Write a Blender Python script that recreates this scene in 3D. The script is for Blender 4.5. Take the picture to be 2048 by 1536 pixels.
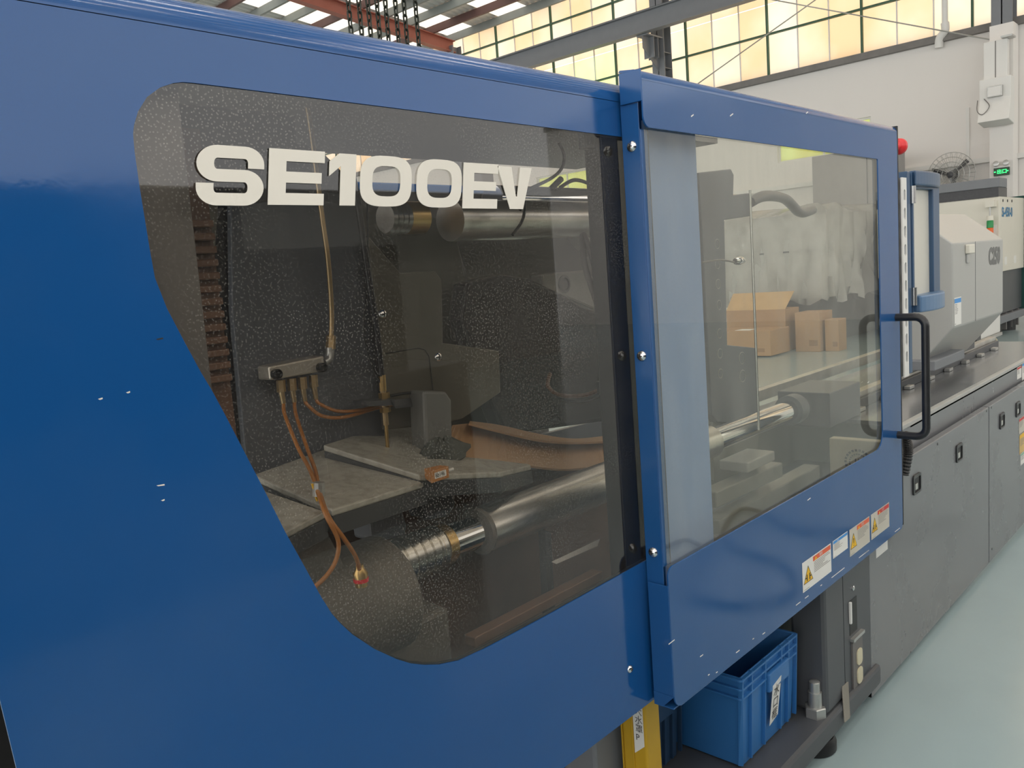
import bpy, bmesh, math, random
import numpy as np
from mathutils import Vector, Matrix
random.seed(7)
sc = bpy.context.scene
for o in list(bpy.data.objects): bpy.data.objects.remove(o)
COL = sc.collection

# ---------------------------------------------------------------- camera
R = np.array([[0.6789493, -0.7302416, -0.07599378],
              [-0.14637194, -0.03320297, -0.98867225],
              [0.71944639, 0.68238169, -0.12943001]])
FPX = 1651.27
CAM = np.array([0.0, -0.92, 1.49])
cd = bpy.data.cameras.new('camera'); cam = bpy.data.objects.new('camera', cd); COL.objects.link(cam)
cd.sensor_fit = 'HORIZONTAL'; cd.sensor_width = 36.0; cd.lens = FPX * 36.0 / 2048.0
cd.clip_start = 0.02; cd.clip_end = 300
M = Matrix.Identity(4)
for i in range(3):
    M[i][0] = R[0][i]; M[i][1] = -R[1][i]; M[i][2] = -R[2][i]; M[i][3] = CAM[i]
cam.matrix_world = M
sc.camera = cam

# ---------------------------------------------------------------- world, light, exposure
w = bpy.data.worlds.new('overcast'); sc.world = w; w.use_nodes = True
bg = w.node_tree.nodes['Background']
bg.inputs[0].default_value = (1.0, 0.985, 0.965, 1)
bg.inputs[1].default_value = 1.0
sc.view_settings.view_transform = 'Standard'
sc.view_settings.look = 'None'
sc.view_settings.gamma = 1.0
sc.view_settings.exposure = 1.0
sc.view_settings.use_curve_mapping = False
try:
    sc.cycles.max_bounces = 7; sc.cycles.diffuse_bounces = 4; sc.cycles.glossy_bounces = 3; sc.cycles.transparent_max_bounces = 16
    sc.cycles.use_denoising = True
except Exception: pass

# ---------------------------------------------------------------- pixel -> ray helpers
def _ray(px, py): return R.T @ np.array([px - 1024.0, py - 768.0, FPX])
def PY(px, py, y):
    d = _ray(px, py); return Vector(CAM + d * (y - CAM[1]) / d[1])
def PX(px, py, x):
    d = _ray(px, py); return Vector(CAM + d * (x - CAM[0]) / d[0])
def PZ(px, py, z):
    d = _ray(px, py); return Vector(CAM + d * (z - CAM[2]) / d[2])

# ---------------------------------------------------------------- materials
MATS = {}
def _nt(name):
    m = bpy.data.materials.new(name); m.use_nodes = True
    return m, m.node_tree.nodes, m.node_tree.links
def pm(name, col, rough=0.5, metal=0.0, var=0.12, scale=6.0, bump=0.0, bscale=60.0, coat=0.0, spec=0.5, dirt=None, dscale=3.0, damt=0.5, rvar=0.0):
    """painted / plain surface: principled with noise in colour, roughness and relief"""
    if name in MATS: return MATS[name]
    m, N, L = _nt(name); p = N['Principled BSDF']
    tc = N.new('ShaderNodeTexCoord'); nz = N.new('ShaderNodeTexNoise')
    nz.inputs['Scale'].default_value = scale; nz.inputs['Detail'].default_value = 4
    L.new(tc.outputs['Object'], nz.inputs['Vector'])
    mx = N.new('ShaderNodeMix'); mx.data_type = 'RGBA'
    c = Vector(col)
    mx.inputs[6].default_value = (*(c * (1 - var)), 1); mx.inputs[7].default_value = (*[min(1, v) for v in c * (1 + var)], 1)
    L.new(nz.outputs[0], mx.inputs[0]); out = mx.outputs[2]
    if dirt:
        n2 = N.new('ShaderNodeTexNoise'); n2.inputs['Scale'].default_value = dscale; n2.inputs['Detail'].default_value = 6
        L.new(tc.outputs['Object'], n2.inputs['Vector'])
        rp = N.new('ShaderNodeValToRGB'); rp.color_ramp.elements[0].position = 0.45; rp.color_ramp.elements[1].position = 0.75
        rp.color_ramp.elements[1].color = (damt, damt, damt, 1)
        L.new(n2.outputs[0], rp.inputs[0])
        m2 = N.new('ShaderNodeMix'); m2.data_type = 'RGBA'
        L.new(rp.outputs[0], m2.inputs[0]); L.new(out, m2.inputs[6]); m2.inputs[7].default_value = (*dirt, 1); out = m2.outputs[2]
    L.new(out, p.inputs['Base Color'])
    p.inputs['Roughness'].default_value = rough; p.inputs['Metallic'].default_value = metal
    p.inputs['Specular IOR Level'].default_value = spec
    p.inputs['Coat Weight'].default_value = coat; p.inputs['Coat Roughness'].default_value = 0.08
    if rvar:
        n3 = N.new('ShaderNodeTexNoise'); n3.inputs['Scale'].default_value = dscale * 1.3; n3.inputs['Detail'].default_value = 5
        L.new(tc.outputs['Object'], n3.inputs['Vector'])
        mr = N.new('ShaderNodeMapRange'); mr.inputs[1].default_value = 0.35; mr.inputs[2].default_value = 0.7
        mr.inputs[3].default_value = max(0, rough - rvar); mr.inputs[4].default_value = rough + rvar
        L.new(n3.outputs[0], mr.inputs[0]); L.new(mr.outputs[0], p.inputs['Roughness'])
    if bump:
        nb = N.new('ShaderNodeTexNoise'); nb.inputs['Scale'].default_value = bscale; nb.inputs['Detail'].default_value = 3
        L.new(tc.outputs['Object'], nb.inputs['Vector'])
        b = N.new('ShaderNodeBump'); b.inputs['Strength'].default_value = bump; b.inputs['Distance'].default_value = 0.01
        L.new(nb.outputs[0], b.inputs['Height']); L.new(b.outputs[0], p.inputs['Normal'])
    MATS[name] = m; return m
def glass(name, tint, haze, hazecol, dots=0.0, refl=1.0, dotscale=120.0, streak=0.0):
    """thin clear sheet: see-through + mirror by fresnel + a film of dust and dried drops"""
    m, N, L = _nt(name); N.remove(N['Principled BSDF']); out = N['Material Output']
    tr = N.new('ShaderNodeBsdfTransparent'); tr.inputs[0].default_value = (*tint, 1)
    gl = N.new('ShaderNodeBsdfGlossy'); gl.inputs['Roughness'].default_value = 0.02
    gl.inputs[0].default_value = (refl, refl, refl, 1)
    lw = N.new('ShaderNodeLayerWeight'); lw.inputs[0].default_value = 0.5   # facing works from both sides of a thin sheet
    pw = N.new('ShaderNodeMath'); pw.operation = 'POWER'; pw.inputs[1].default_value = 5.0; L.new(lw.outputs['Facing'], pw.inputs[0])
    fr = N.new('ShaderNodeMath'); fr.operation = 'MULTIPLY_ADD'; fr.inputs[1].default_value = 0.93; fr.inputs[2].default_value = 0.055; L.new(pw.outputs[0], fr.inputs[0])
    df = N.new('ShaderNodeBsdfDiffuse'); df.inputs[0].default_value = (*hazecol, 1)
    tc = N.new('ShaderNodeTexCoord')
    nz = N.new('ShaderNodeTexNoise'); nz.inputs['Scale'].default_value = 4.0; nz.inputs['Detail'].default_value = 5
    mp = N.new('ShaderNodeMapping'); mp.inputs['Scale'].default_value = (1.0 + 5 * streak, 1, 1.0 - 0.6 * streak)
    L.new(tc.outputs['Object'], mp.inputs[0]); L.new(mp.outputs[0], nz.inputs['Vector'])
    mr = N.new('ShaderNodeMapRange'); mr.inputs[1].default_value = 0.3; mr.inputs[2].default_value = 0.75
    mr.inputs[3].default_value = haze * 0.55; mr.inputs[4].default_value = haze * 1.5
    L.new(nz.outputs[0], mr.inputs[0]); fac = mr.outputs[0]
    if dots:
        vo = N.new('ShaderNodeTexVoronoi'); vo.voronoi_dimensions = '2D'; vo.inputs['Scale'].default_value = dotscale
        sx = N.new('ShaderNodeSeparateXYZ'); cx_ = N.new('ShaderNodeCombineXYZ'); L.new(tc.outputs['Object'], sx.inputs[0])
        L.new(sx.outputs['X'], cx_.inputs['X']); L.new(sx.outputs['Z'], cx_.inputs['Y']); L.new(cx_.outputs[0], vo.inputs['Vector'])
        lt = N.new('ShaderNodeMapRange'); lt.inputs[1].default_value = 0.25; lt.inputs[2].default_value = 0.14
        lt.inputs[3].default_value = 0.0; lt.inputs[4].default_value = 1.0
        L.new(vo.outputs['Distance'], lt.inputs[0])
        n2 = N.new('ShaderNodeTexNoise'); n2.inputs['Scale'].default_value = 5.0; L.new(tc.outputs['Object'], n2.inputs['Vector'])
        m3 = N.new('ShaderNodeMapRange'); m3.inputs[1].default_value = 0.36; m3.inputs[2].default_value = 0.66
        m3.inputs[3].default_value = 0.0; m3.inputs[4].default_value = dots
        L.new(n2.outputs[0], m3.inputs[0])
        mu = N.new('ShaderNodeMath'); mu.operation = 'MULTIPLY'; L.new(lt.outputs[0], mu.inputs[0]); L.new(m3.outputs[0], mu.inputs[1])
        ad = N.new('ShaderNodeMath'); ad.operation = 'ADD'; ad.use_clamp = True
        L.new(mu.outputs[0], ad.inputs[0]); L.new(fac, ad.inputs[1]); fac = ad.outputs[0]
    a = N.new('ShaderNodeMixShader'); L.new(fac, a.inputs[0]); L.new(tr.outputs[0], a.inputs[1]); L.new(df.outputs[0], a.inputs[2])
    b = N.new('ShaderNodeMixShader'); L.new(fr.outputs[0], b.inputs[0]); L.new(a.outputs[0], b.inputs[1]); L.new(gl.outputs[0], b.inputs[2])
    L.new(b.outputs[0], out.inputs[0]); MATS[name] = m; return m
def sheetmat(name, col, trans, wave=0.0, wscale=60.0, var=0.06, axis=1):
    """daylight-translucent plastic sheet"""
    m, N, L = _nt(name); N.remove(N['Principled BSDF']); out = N['Material Output']
    tc = N.new('ShaderNodeTexCoord'); nz = N.new('ShaderNodeTexNoise'); nz.inputs['Scale'].default_value = 0.9; nz.inputs['Detail'].default_value = 3
    L.new(tc.outputs['Object'], nz.inputs['Vector'])
    mx = N.new('ShaderNodeMix'); mx.data_type = 'RGBA'; c = Vector(col)
    mx.inputs[6].default_value = (c[0], c[1] * (1 - var), c[2] * (1 - 3.0 * var), 1); mx.inputs[7].default_value = (*[min(1, v * (1 + var)) for v in c], 1)
    rp = N.new('ShaderNodeMapRange'); rp.inputs[1].default_value = 0.35; rp.inputs[2].default_value = 0.65
    L.new(nz.outputs[0], rp.inputs[0]); L.new(rp.outputs[0], mx.inputs[0])
    t = N.new('ShaderNodeBsdfTranslucent'); d = N.new('ShaderNodeBsdfDiffuse')
    L.new(mx.outputs[2], t.inputs[0]); L.new(mx.outputs[2], d.inputs[0])
    a = N.new('ShaderNodeMixShader'); a.inputs[0].default_value = 1 - trans
    L.new(t.outputs[0], a.inputs[1]); L.new(d.outputs[0], a.inputs[2]); L.new(a.outputs[0], out.inputs[0])
    if wave:
        wv = N.new('ShaderNodeTexWave'); wv.bands_direction = 'Y'; wv.inputs['Scale'].default_value = wscale
        L.new(tc.outputs['Object'], wv.inputs['Vector'])
        b = N.new('ShaderNodeBump'); b.inputs['Strength'].default_value = wave; L.new(wv.outputs[0], b.inputs['Height'])
        L.new(b.outputs[0], d.inputs['Normal']); L.new(b.outputs[0], t.inputs['Normal'])
    MATS[name] = m; return m
def plastic_film(name):
    m, N, L = _nt(name); N.remove(N['Principled BSDF']); out = N['Material Output']
    tr = N.new('ShaderNodeBsdfTransparent'); tr.inputs[0].default_value = (.9, .9, .88, 1)
    d = N.new('ShaderNodeBsdfDiffuse'); d.inputs[0].default_value = (.85, .84, .8, 1)
    g = N.new('ShaderNodeBsdfGlossy'); g.inputs['Roughness'].default_value = 0.15
    tc = N.new('ShaderNodeTexCoord'); nz = N.new('ShaderNodeTexNoise'); nz.inputs['Scale'].default_value = 2.5
    L.new(tc.outputs['Object'], nz.inputs['Vector'])
    lw = N.new('ShaderNodeLayerWeight'); lw.inputs[0].default_value = 0.25
    mr = N.new('ShaderNodeMapRange'); mr.inputs[3].default_value = 0.25; mr.inputs[4].default_value = 0.55
    L.new(nz.outputs[0], mr.inputs[0])
    a = N.new('ShaderNodeMixShader'); L.new(mr.outputs[0], a.inputs[0]); L.new(tr.outputs[0], a.inputs[1]); L.new(d.outputs[0], a.inputs[2])
    b = N.new('ShaderNodeMixShader'); L.new(lw.outputs[0], b.inputs[0]); L.new(a.outputs[0], b.inputs[1]); L.new(g.outputs[0], b.inputs[2])
    L.new(b.outputs[0], out.inputs[0]); MATS[name] = m; return m
def emit(name, col, st):
    m, N, L = _nt(name); p = N['Principled BSDF']
    tc = N.new('ShaderNodeTexCoord'); nz = N.new('ShaderNodeTexNoise'); nz.inputs['Scale'].default_value = 5
    L.new(tc.outputs['Object'], nz.inputs['Vector'])
    mx = N.new('ShaderNodeMix'); mx.data_type = 'RGBA'; c = Vector(col)
    mx.inputs[6].default_value = (*(c * .9), 1); mx.inputs[7].default_value = (*c, 1); L.new(nz.outputs[0], mx.inputs[0])
    L.new(mx.outputs[2], p.inputs['Base Color']); L.new(mx.outputs[2], p.inputs['Emission Color']); p.inputs['Emission Strength'].default_value = st
    MATS[name] = m; return m

BLUE = pm('blue_paint', (0.0075, 0.078, 0.26), 0.13, 0, 0.05, 1.5, 0.006, 45, dirt=(0.06, 0.13, 0.27), dscale=2.2, damt=0.30, rvar=0.07)
BLUE2 = pm('door_blue_paint', (0.012, 0.085, 0.26), 0.15, 0, 0.05, 1.5, 0.005, 45, dirt=(0.06, 0.13, 0.27), dscale=2.5, damt=0.25, rvar=0.06)
GBLUE = pm('guard_blue_paint', (0.035, 0.085, 0.17), 0.3)
GREY = pm('cabinet_grey', (0.175, 0.18, 0.19), 0.26, 0, 0.03, 1, 0.002, 30, rvar=0.05)
DGREY = pm('frame_dark_grey', (0.075, 0.08, 0.088), 0.42, 0, 0.12, 5, dirt=(0.11, 0.105, 0.10), damt=0.4)
BEDTOP = pm('bed_top_steel', (0.27, 0.28, 0.29), 0.18, 0.5, 0.15, 4)
C250G = pm('injection_cover_grey', (0.42, 0.42, 0.40), 0.38, 0, 0.04, 2)
SILVER = pm('brushed_steel', (0.55, 0.55, 0.54), 0.25, 1.0, 0.1, 20)
CHROME = pm('chrome', (0.75, 0.75, 0.75), 0.08, 1.0, 0.03)
OILED = pm('oiled_steel', (0.66, 0.64, 0.60), 0.28, 0.95, 0.15, 14, dirt=(0.30, 0.25, 0.19), dscale=9, damt=0.5)
BRASS = pm('brass', (0.62, 0.42, 0.17), 0.3, 0.9, 0.15)
COPPER = pm('bronze_pipe', (0.55, 0.40, 0.22), 0.32, 0.8, 0.1)
HOSE = pm('amber_hose', (0.42, 0.17, 0.045), 0.3, 0, 0.15, 10)
BLACK = pm('black_rubber', (0.012, 0.012, 0.013), 0.45)
BLACKP = pm('black_plastic', (0.02, 0.02, 0.022), 0.3, dirt=(.08, .08, .08), damt=.15, dscale=30)
INNER = pm('inner_blue_grey', (0.125, 0.135, 0.155), 0.42, 0, 0.15, 4, dirt=(0.05, 0.045, 0.04), damt=0.6)
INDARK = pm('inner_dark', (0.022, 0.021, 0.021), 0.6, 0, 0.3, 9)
INPOST = pm('inner_post', (0.16, 0.15, 0.145), 0.5, 0, 0.05, 3)
INOLIVE = pm('inner_olive', (0.15, 0.14, 0.11), 0.5, 0, 0.25, 5, dirt=(0.05, 0.045, 0.03), damt=.6)
INCAST = pm('cast_grey', (0.145, 0.128, 0.11), 0.55, 0, 0.2, 12, 0.3, 40)
OILBROWN = pm('oily_brown', (0.15, 0.08, 0.05), 0.4, 0, 0.3, 7, dirt=(0.05, 0.03, 0.02), damt=.7, dscale=4)
TRAY = pm('tray_sheet', (0.46, 0.45, 0.40), 0.4, 0, 0.15, 5, dirt=(0.12, 0.11, 0.09), dscale=60, damt=.5)
CARD = pm('cardboard', (0.42, 0.25, 0.12), 0.8, 0, 0.1, 5)
CARDD = pm('cardboard_oiled', (0.45, 0.27, 0.14), 0.55, 0, 0.15, 4)
PAPER = pm('paper_white', (0.80, 0.79, 0.75), 0.7, 0, 0.03)
BEIGE = pm('carton_beige', (0.42, 0.38, 0.28), 0.7, 0, 0.06)
LETTER = pm('lettering_cream', (0.80, 0.755, 0.67), 0.55, 0, 0.02)
INK = pm('ink_black', (0.03, 0.03, 0.03), 0.6)
INKB = pm('ink_blue', (0.05, 0.22, 0.42), 0.6)
INKG = pm('ink_grey', (0.17, 0.17, 0.165), 0.6)
ORANGE = pm('sticker_orange', (0.80, 0.14, 0.06), 0.5)
RED = pm('sticker_red', (0.62, 0.03, 0.03), 0.5)
SBLUE = pm('sticker_blue', (0.06, 0.30, 0.70), 0.5)
YELLOW = pm('sticker_yellow', (0.90, 0.52, 0.02), 0.5)
ESTOP = pm('red_plastic', (0.75, 0.03, 0.035), 0.35)
CRATE = pm('crate_blue', (0.035, 0.17, 0.44), 0.38, 0, 0.06, 5, dirt=(0.16, 0.24, 0.36), damt=.35)
CRATED = pm('crate_navy', (0.03, 0.07, 0.14), 0.4, 0, 0.08, 5)
YBIN = pm('bin_yellow', (0.55, 0.33, 0.015), 0.45, 0, 0.1, 6, dirt=(0.35, 0.20, 0.03), damt=.5, dscale=5)
OUTLET = pm('outlet_cream', (0.66, 0.60, 0.42), 0.4)
GALV = pm('galvanised', (0.50, 0.50, 0.48), 0.35, 0.7, 0.15, 20)
RUST = pm('old_scraper', (0.30, 0.28, 0.24), 0.6, 0.3, 0.2, 12)
FLOORM = pm('floor_epoxy', (0.36, 0.46, 0.48), 0.16, 0, 0.04, 1.2, 0.004, 8, dirt=(0.29, 0.37, 0.385), dscale=2, damt=.4)
PLASTER = pm('plaster_white', (0.82, 0.79, 0.755), 0.9, 0, 0.02, 1.2)
WHITEP = pm('white_paint', (0.78, 0.77, 0.74), 0.5, 0, 0.02)
IVORY = pm('machine_ivory', (0.72, 0.69, 0.60), 0.45, 0, 0.02)
STEELC = pm('steel_grey_paint', (0.20, 0.21, 0.225), 0.55, 0, 0.06)
REDP = pm('red_oxide', (0.33, 0.11, 0.08), 0.6, 0, 0.12)
PURL = pm('purlin_grey_green', (0.24, 0.26, 0.25), 0.6, 0, 0.1)
PURR = pm('purlin_red_brown', (0.11, 0.055, 0.05), 0.6, 0, 0.1)
GREEN = pm('mullion_green', (0.05, 0.12, 0.075), 0.6)
SILLM = pm('sill_grey', (0.20, 0.19, 0.18), 0.7, 0, 0.3, 4)
CHAINM = pm('chain_dark', (0.018, 0.022, 0.015), 0.4, 0.4)
PANEL = sheetmat('polycarbonate', (0.88, 0.775, 0.65), 0.85, 0.15, 12.0, 0.045)
PANELG = sheetmat('polycarbonate_green', (0.84, 0.90, 0.66), 0.85, 0.15, 12.0, 0.04)
PANELW = sheetmat('polycarbonate_white', (0.91, 0.835, 0.74), 0.85, 0.15, 12.0, 0.03)
WINP = sheetmat('window_film', (0.66, 0.70, 0.42), 0.85, 0, 1, 0.1)
ROOFT = sheetmat('roof_skylight', (0.97, 0.91, 0.83), 0.8, 0, 1, 0.05)
ROOFM = pm('roof_metal', (0.72, 0.68, 0.65), 0.5, 0.0, 0.12, 1.0)
SMOKE = glass('smoked_pane', (0.70, 0.67, 0.62), 0.016, (0.55, 0.51, 0.45), dots=0.20, dotscale=185)
CLEAR = glass('dusty_pane', (0.82, 0.82, 0.74), 0.13, (0.60, 0.60, 0.54), dots=0.03, dotscale=90, streak=0.5)
GUARDP = pm('guard_pane', (0.62, 0.60, 0.53), 0.25, 0, 0.05, 3)
FILM = plastic_film('plastic_film')
LAMPM = emit('lamp_tube', (1.0, 0.97, 0.93), 14.0)
GREENL = emit('exit_green', (0.03, 0.85, 0.16), 1.4)
GREENL.cycles.emission_sampling = 'NONE'
EXITB = pm('exit_board', (0.01, 0.05, 0.02), 0.4)

# ---------------------------------------------------------------- mesh kit
class MB:
    def __init__(s): s.bm = bmesh.new()
    def box(s, x0, x1, y0, y1, z0, z1):
        v = [s.bm.verts.new((x, y, z)) for x in (x0, x1) for y in (y0, y1) for z in (z0, z1)]
        for f in ((0, 1, 3, 2), (4, 6, 7, 5), (0, 4, 5, 1), (2, 3, 7, 6), (0, 2, 6, 4), (1, 5, 7, 3)): s.bm.faces.new([v[i] for i in f])
        return s
    def hexa(s, b, t):
        v = [s.bm.verts.new(p) for p in b] + [s.bm.verts.new(p) for p in t]; n = len(b)
        s.bm.faces.new(v[:n][::-1]); s.bm.faces.new(v[n:])
        for i in range(n): s.bm.faces.new([v[i], v[(i + 1) % n], v[n + (i + 1) % n], v[n + i]])
        return s
    def slab(s, pts, t, d=(0, 0, -1)):
        d = Vector(d) * t; return s.hexa([Vector(p) for p in pts], [Vector(p) + d for p in pts])
    def loops(s, loops, plane, a0, a1):
        """polygon with holes, extruded from a0 to a1 across the plane"""
        mp = {'xz': lambda u, v, a: (u, a, v), 'yz': lambda u, v, a: (a, u, v), 'xy': lambda u, v, a: (u, v, a)}[plane]
        fr, bk, ed = [], [], []
        for lp in loops:
            A = [s.bm.verts.new(mp(u, v, a0)) for u, v in lp]; fr.append(A)
            for i in range(len(A)): ed.append(s.bm.edges.new((A[i], A[(i + 1) % len(A)])))
        g = bmesh.ops.triangle_fill(s.bm, use_beauty=True, use_dissolve=False, edges=ed)
        tri = [f for f in g['geom'] if isinstance(f, bmesh.types.BMFace)]
        if a1 != a0:
            mpv = {}
            for A, lp in zip(fr, loops):
                B = [s.bm.verts.new(mp(u, v, a1)) for u, v in lp]
                for a, b in zip(A, B): mpv[a] = b
                for i in range(len(A)): s.bm.faces.new([A[i], A[(i + 1) % len(A)], B[(i + 1) % len(A)], B[i]])
            for f in tri: s.bm.faces.new([mpv[v] for v in f.verts][::-1])
        return s
    def tube(s, pts, r, seg=10, cap=True):
        pts = [Vector(p) for p in pts]; n = len(pts); rr = r if isinstance(r, (list, tuple)) else [r] * n
        rings = []; prev = None
        for i in range(n):
            d = (pts[min(i + 1, n - 1)] - pts[max(i - 1, 0)]).normalized()
            if prev is None:
                a = Vector((0, 0, 1)) if abs(d.z) < 0.9 else Vector((1, 0, 0)); u = d.cross(a).normalized()
            else:
                u = (prev - d * prev.dot(d)).normalized()
            prev = u; v = d.cross(u)
            rings.append([s.bm.verts.new(pts[i] + (u * math.cos(2 * math.pi * k / seg) + v * math.sin(2 * math.pi * k / seg)) * rr[i]) for k in range(seg)])
        for i in range(n - 1):
            for k in range(seg): s.bm.faces.new([rings[i][k], rings[i][(k + 1) % seg], rings[i + 1][(k + 1) % seg], rings[i + 1][k]])
        if cap: s.bm.faces.new(rings[0][::-1]); s.bm.faces.new(rings[-1])
        return s
    def cyl(s, p0, p1, r, seg=24, r1=None):
        return s.tube([p0, p1], [r, r if r1 is None else r1], seg)
    def lathe(s, p, axis, prof, seg=24):
        """profile (t along axis, radius)"""
        ax = Vector(axis).normalized(); p = Vector(p)
        a = Vector((0, 0, 1)) if abs(ax.z) < .9 else Vector((1, 0, 0)); u = ax.cross(a).normalized(); v = ax.cross(u)
        rings = [[s.bm.verts.new(p + ax * t + (u * math.cos(2 * math.pi * k / seg) + v * math.sin(2 * math.pi * k / seg)) * max(r, 1e-4)) for k in range(seg)] for t, r in prof]
        for i in range(len(rings) - 1):
            for k in range(seg): s.bm.faces.new([rings[i][k], rings[i][(k + 1) % seg], rings[i + 1][(k + 1) % seg], rings[i + 1][k]])
        s.bm.faces.new(rings[0][::-1]); s.bm.faces.new(rings[-1]); return s
    def build(s, name, m, parent=None, bevel=0.0, smooth=None, label=None, tri=False):
        bmesh.ops.recalc_face_normals(s.bm, faces=s.bm.faces[:])
        me = bpy.data.meshes.new(name); s.bm.to_mesh(me); s.bm.free()
        o = bpy.data.objects.new(name, me); COL.objects.link(o); me.materials.append(m)
        if smooth:
            me.shade_smooth() if hasattr(me, 'shade_smooth') else None
            try: me.set_sharp_from_angle(angle=math.radians(smooth))
            except Exception: pass
        if bevel:
            b = o.modifiers.new('edge', 'BEVEL'); b.width = bevel; b.segments = 2; b.limit_method = 'ANGLE'; b.angle_limit = math.radians(40)
        if parent: setparent(o, parent)
        if label: o['label'] = label
        return o
def setparent(o, p):
    o.parent = p
    o.matrix_parent_inverse = p.matrix_world.inverted() if p.parent is None else Matrix.Identity(4)
    if p.parent is not None:
        o.matrix_parent_inverse = (p.parent.matrix_world @ p.matrix_parent_inverse @ p.matrix_basis).inverted()
def tag(o, label, cat, group=None, kind=None):
    if label: o['label'] = label
    if cat: o['category'] = cat
    if group: o['group'] = group
    if kind: o['kind'] = kind
    return o
def thing(name, label, cat, loc=(0, 0, 0), group=None):
    o = bpy.data.objects.new(name, None); COL.objects.link(o); o.location = loc; o.empty_display_size = 0.1
    o.matrix_world = Matrix.Translation(loc); tag(o, label, cat, group); return o
def struct(o, label=None, cat=None):
    o['kind'] = 'structure'; return tag(o, label, cat)
def spline(pts, n=8):
    P = [Vector(p) for p in pts]; out = []
    for i in range(len(P) - 1):
        p0, p1, p2, p3 = P[max(i - 1, 0)], P[i], P[i + 1], P[min(i + 2, len(P) - 1)]
        for k in range(n):
            t = k / n
            out.append(0.5 * ((2 * p1) + (-p0 + p2) * t + (2 * p0 - 5 * p1 + 4 * p2 - p3) * t * t + (-p0 + 3 * p1 - 3 * p2 + p3) * t ** 3))
    out.append(P[-1]); return out
def rrect(x0, x1, z0, z1, r, n=6):
    rs = r if isinstance(r, (list, tuple)) else [r] * 4  # bl, br, tr, tl
    out = []
    for (cx, cz, a0, rad) in ((x0 + rs[0], z0 + rs[0], 180, rs[0]), (x1 - rs[1], z0 + rs[1], 270, rs[1]), (x1 - rs[2], z1 - rs[2], 0, rs[2]), (x0 + rs[3], z1 - rs[3], 90, rs[3])):
        if rad <= 0: out.append((cx, cz)); continue
        for k in range(n + 1):
            a = math.radians(a0 + 90 * k / n); out.append((cx + rad * math.cos(a), cz + rad * math.sin(a)))
    return out
def xz(pxs, y):
    return [(p.x, p.z) for p in (PY(a, b, y) for a, b in pxs)]
def pxplate(name, pxs, y, t, m, parent, bevel=0.0, label=None, holes=()):
    return MB().loops([xz(pxs, y)] + [xz(h, y) for h in holes], 'xz', y, y + t).build(name, m, parent, bevel, label=label)
_texts = {}
def text(name, s, size, origin, u, v, m, parent, bold=0.0, xs=1.0, shear=0.0, align='LEFT'):
    """flat lettering: u = reading direction, v = up direction"""
    cu = bpy.data.curves.new(name, 'FONT'); cu.body = s; cu.size = size; cu.offset = bold; cu.shear = shear; cu.align_x = align; cu.resolution_u = 3
    tmp = bpy.data.objects.new('tmp', cu); COL.objects.link(tmp)
    dg = bpy.context.evaluated_depsgraph_get(); me = bpy.data.meshes.new_from_object(tmp.evaluated_get(dg))
    bpy.data.objects.remove(tmp); bpy.data.curves.remove(cu)
    u = Vector(u).normalized(); v = Vector(v).normalized(); o3 = Vector(origin)
    for vt in me.vertices: vt.co = o3 + u * (vt.co.x * xs) + v * vt.co.y
    o = bpy.data.objects.new(name, me); COL.objects.link(o); me.materials.clear(); me.materials.append(m)
    if parent: setparent(o, parent)
    return o
def cross_screw(p, n, r, parent):
    """domed cross-head screw; n = outward normal"""
    n = Vector(n).normalized(); p = Vector(p)
    o = MB().lathe(p, n, [(-.002, r), (.0008, r), (r * .35, r * .82), (r * .55, r * .45), (r * .6, 0.0)], 16).build('screw', CHROME, parent, smooth=50)
    a = Vector((0, 0, 1)); b = n.cross(a).normalized(); q = p + n * (r * .6)
    bm = bmesh.new(); bm.from_mesh(o.data); k0 = len(bm.faces); mb = MB(); mb.bm.free(); mb.bm = bm
    for d, e in ((a, b), (b, a)):
        mb.hexa([q + d * (r * .42 * i) + e * (r * .09 * j) - n * .001 for i, j in ((-1, -1), (1, -1), (1, 1), (-1, 1))],
                [q + d * (r * .42 * i) + e * (r * .09 * j) + n * .0004 for i, j in ((-1, -1), (1, -1), (1, 1), (-1, 1))])
    bm.faces.ensure_lookup_table()
    for f in bm.faces[k0:]: f.material_index = 1
    bm.to_mesh(o.data); bm.free(); o.data.materials.append(INK)
    return o

# ================================================================ THE HALL
W = 18.0; SILL = 5.3; EAVE = 8.3; Y0, Y1 = -14.0, 46.0
struct(MB().box(-14, W + .2, Y0, Y1, -.15, 0).build('floor', FLOORM), 'glossy grey-green epoxy floor of the factory hall', 'floor')
holes = [[(5.45, 3.52), (7.48, 3.52), (7.48, 4.17), (5.45, 4.17)], [(12.5, 3.5), (14.6, 3.5), (14.6, 4.17), (12.5, 4.17)]]
wall = struct(MB().loops([[(Y0, 0), (Y1, 0), (Y1, SILL), (Y0, SILL)]] + holes, 'yz', W, W + .2).build('wall_right', PLASTER), 'plain white plaster wall under the translucent panels', 'wall')
for k, h in enumerate(holes):
    (a, c), (b, d) = h[0], h[2]
    p = struct(MB().box(W + .09, W + .11, a, b, c, d).build('window_%d' % (k + 2), WINP), ['small yellow-green window in the plaster wall above the machine door', 'small yellow-green window in the plaster wall, seen through the smoked pane'][k], 'window')
    MB().loops([[(a, c), (b, c), (b, d), (a, d)], [(a + .04, c + .04), (b - .04, c + .04), (b - .04, d - .04), (a + .04, d - .04)]], 'yz', W + .05, W + .09).build('window_frame', WHITEP, p)
    MB().box(W + .06, W + .09, (a + b) / 2 - .02, (a + b) / 2 + .02, c, d).build('mullion', WHITEP, p)
struct(MB().box(W - .12, W + .2, Y0, Y1, SILL, SILL + .13).build('trim_1', SILLM), 'dark grey ledge between plaster wall and translucent panels', 'ledge')
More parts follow.
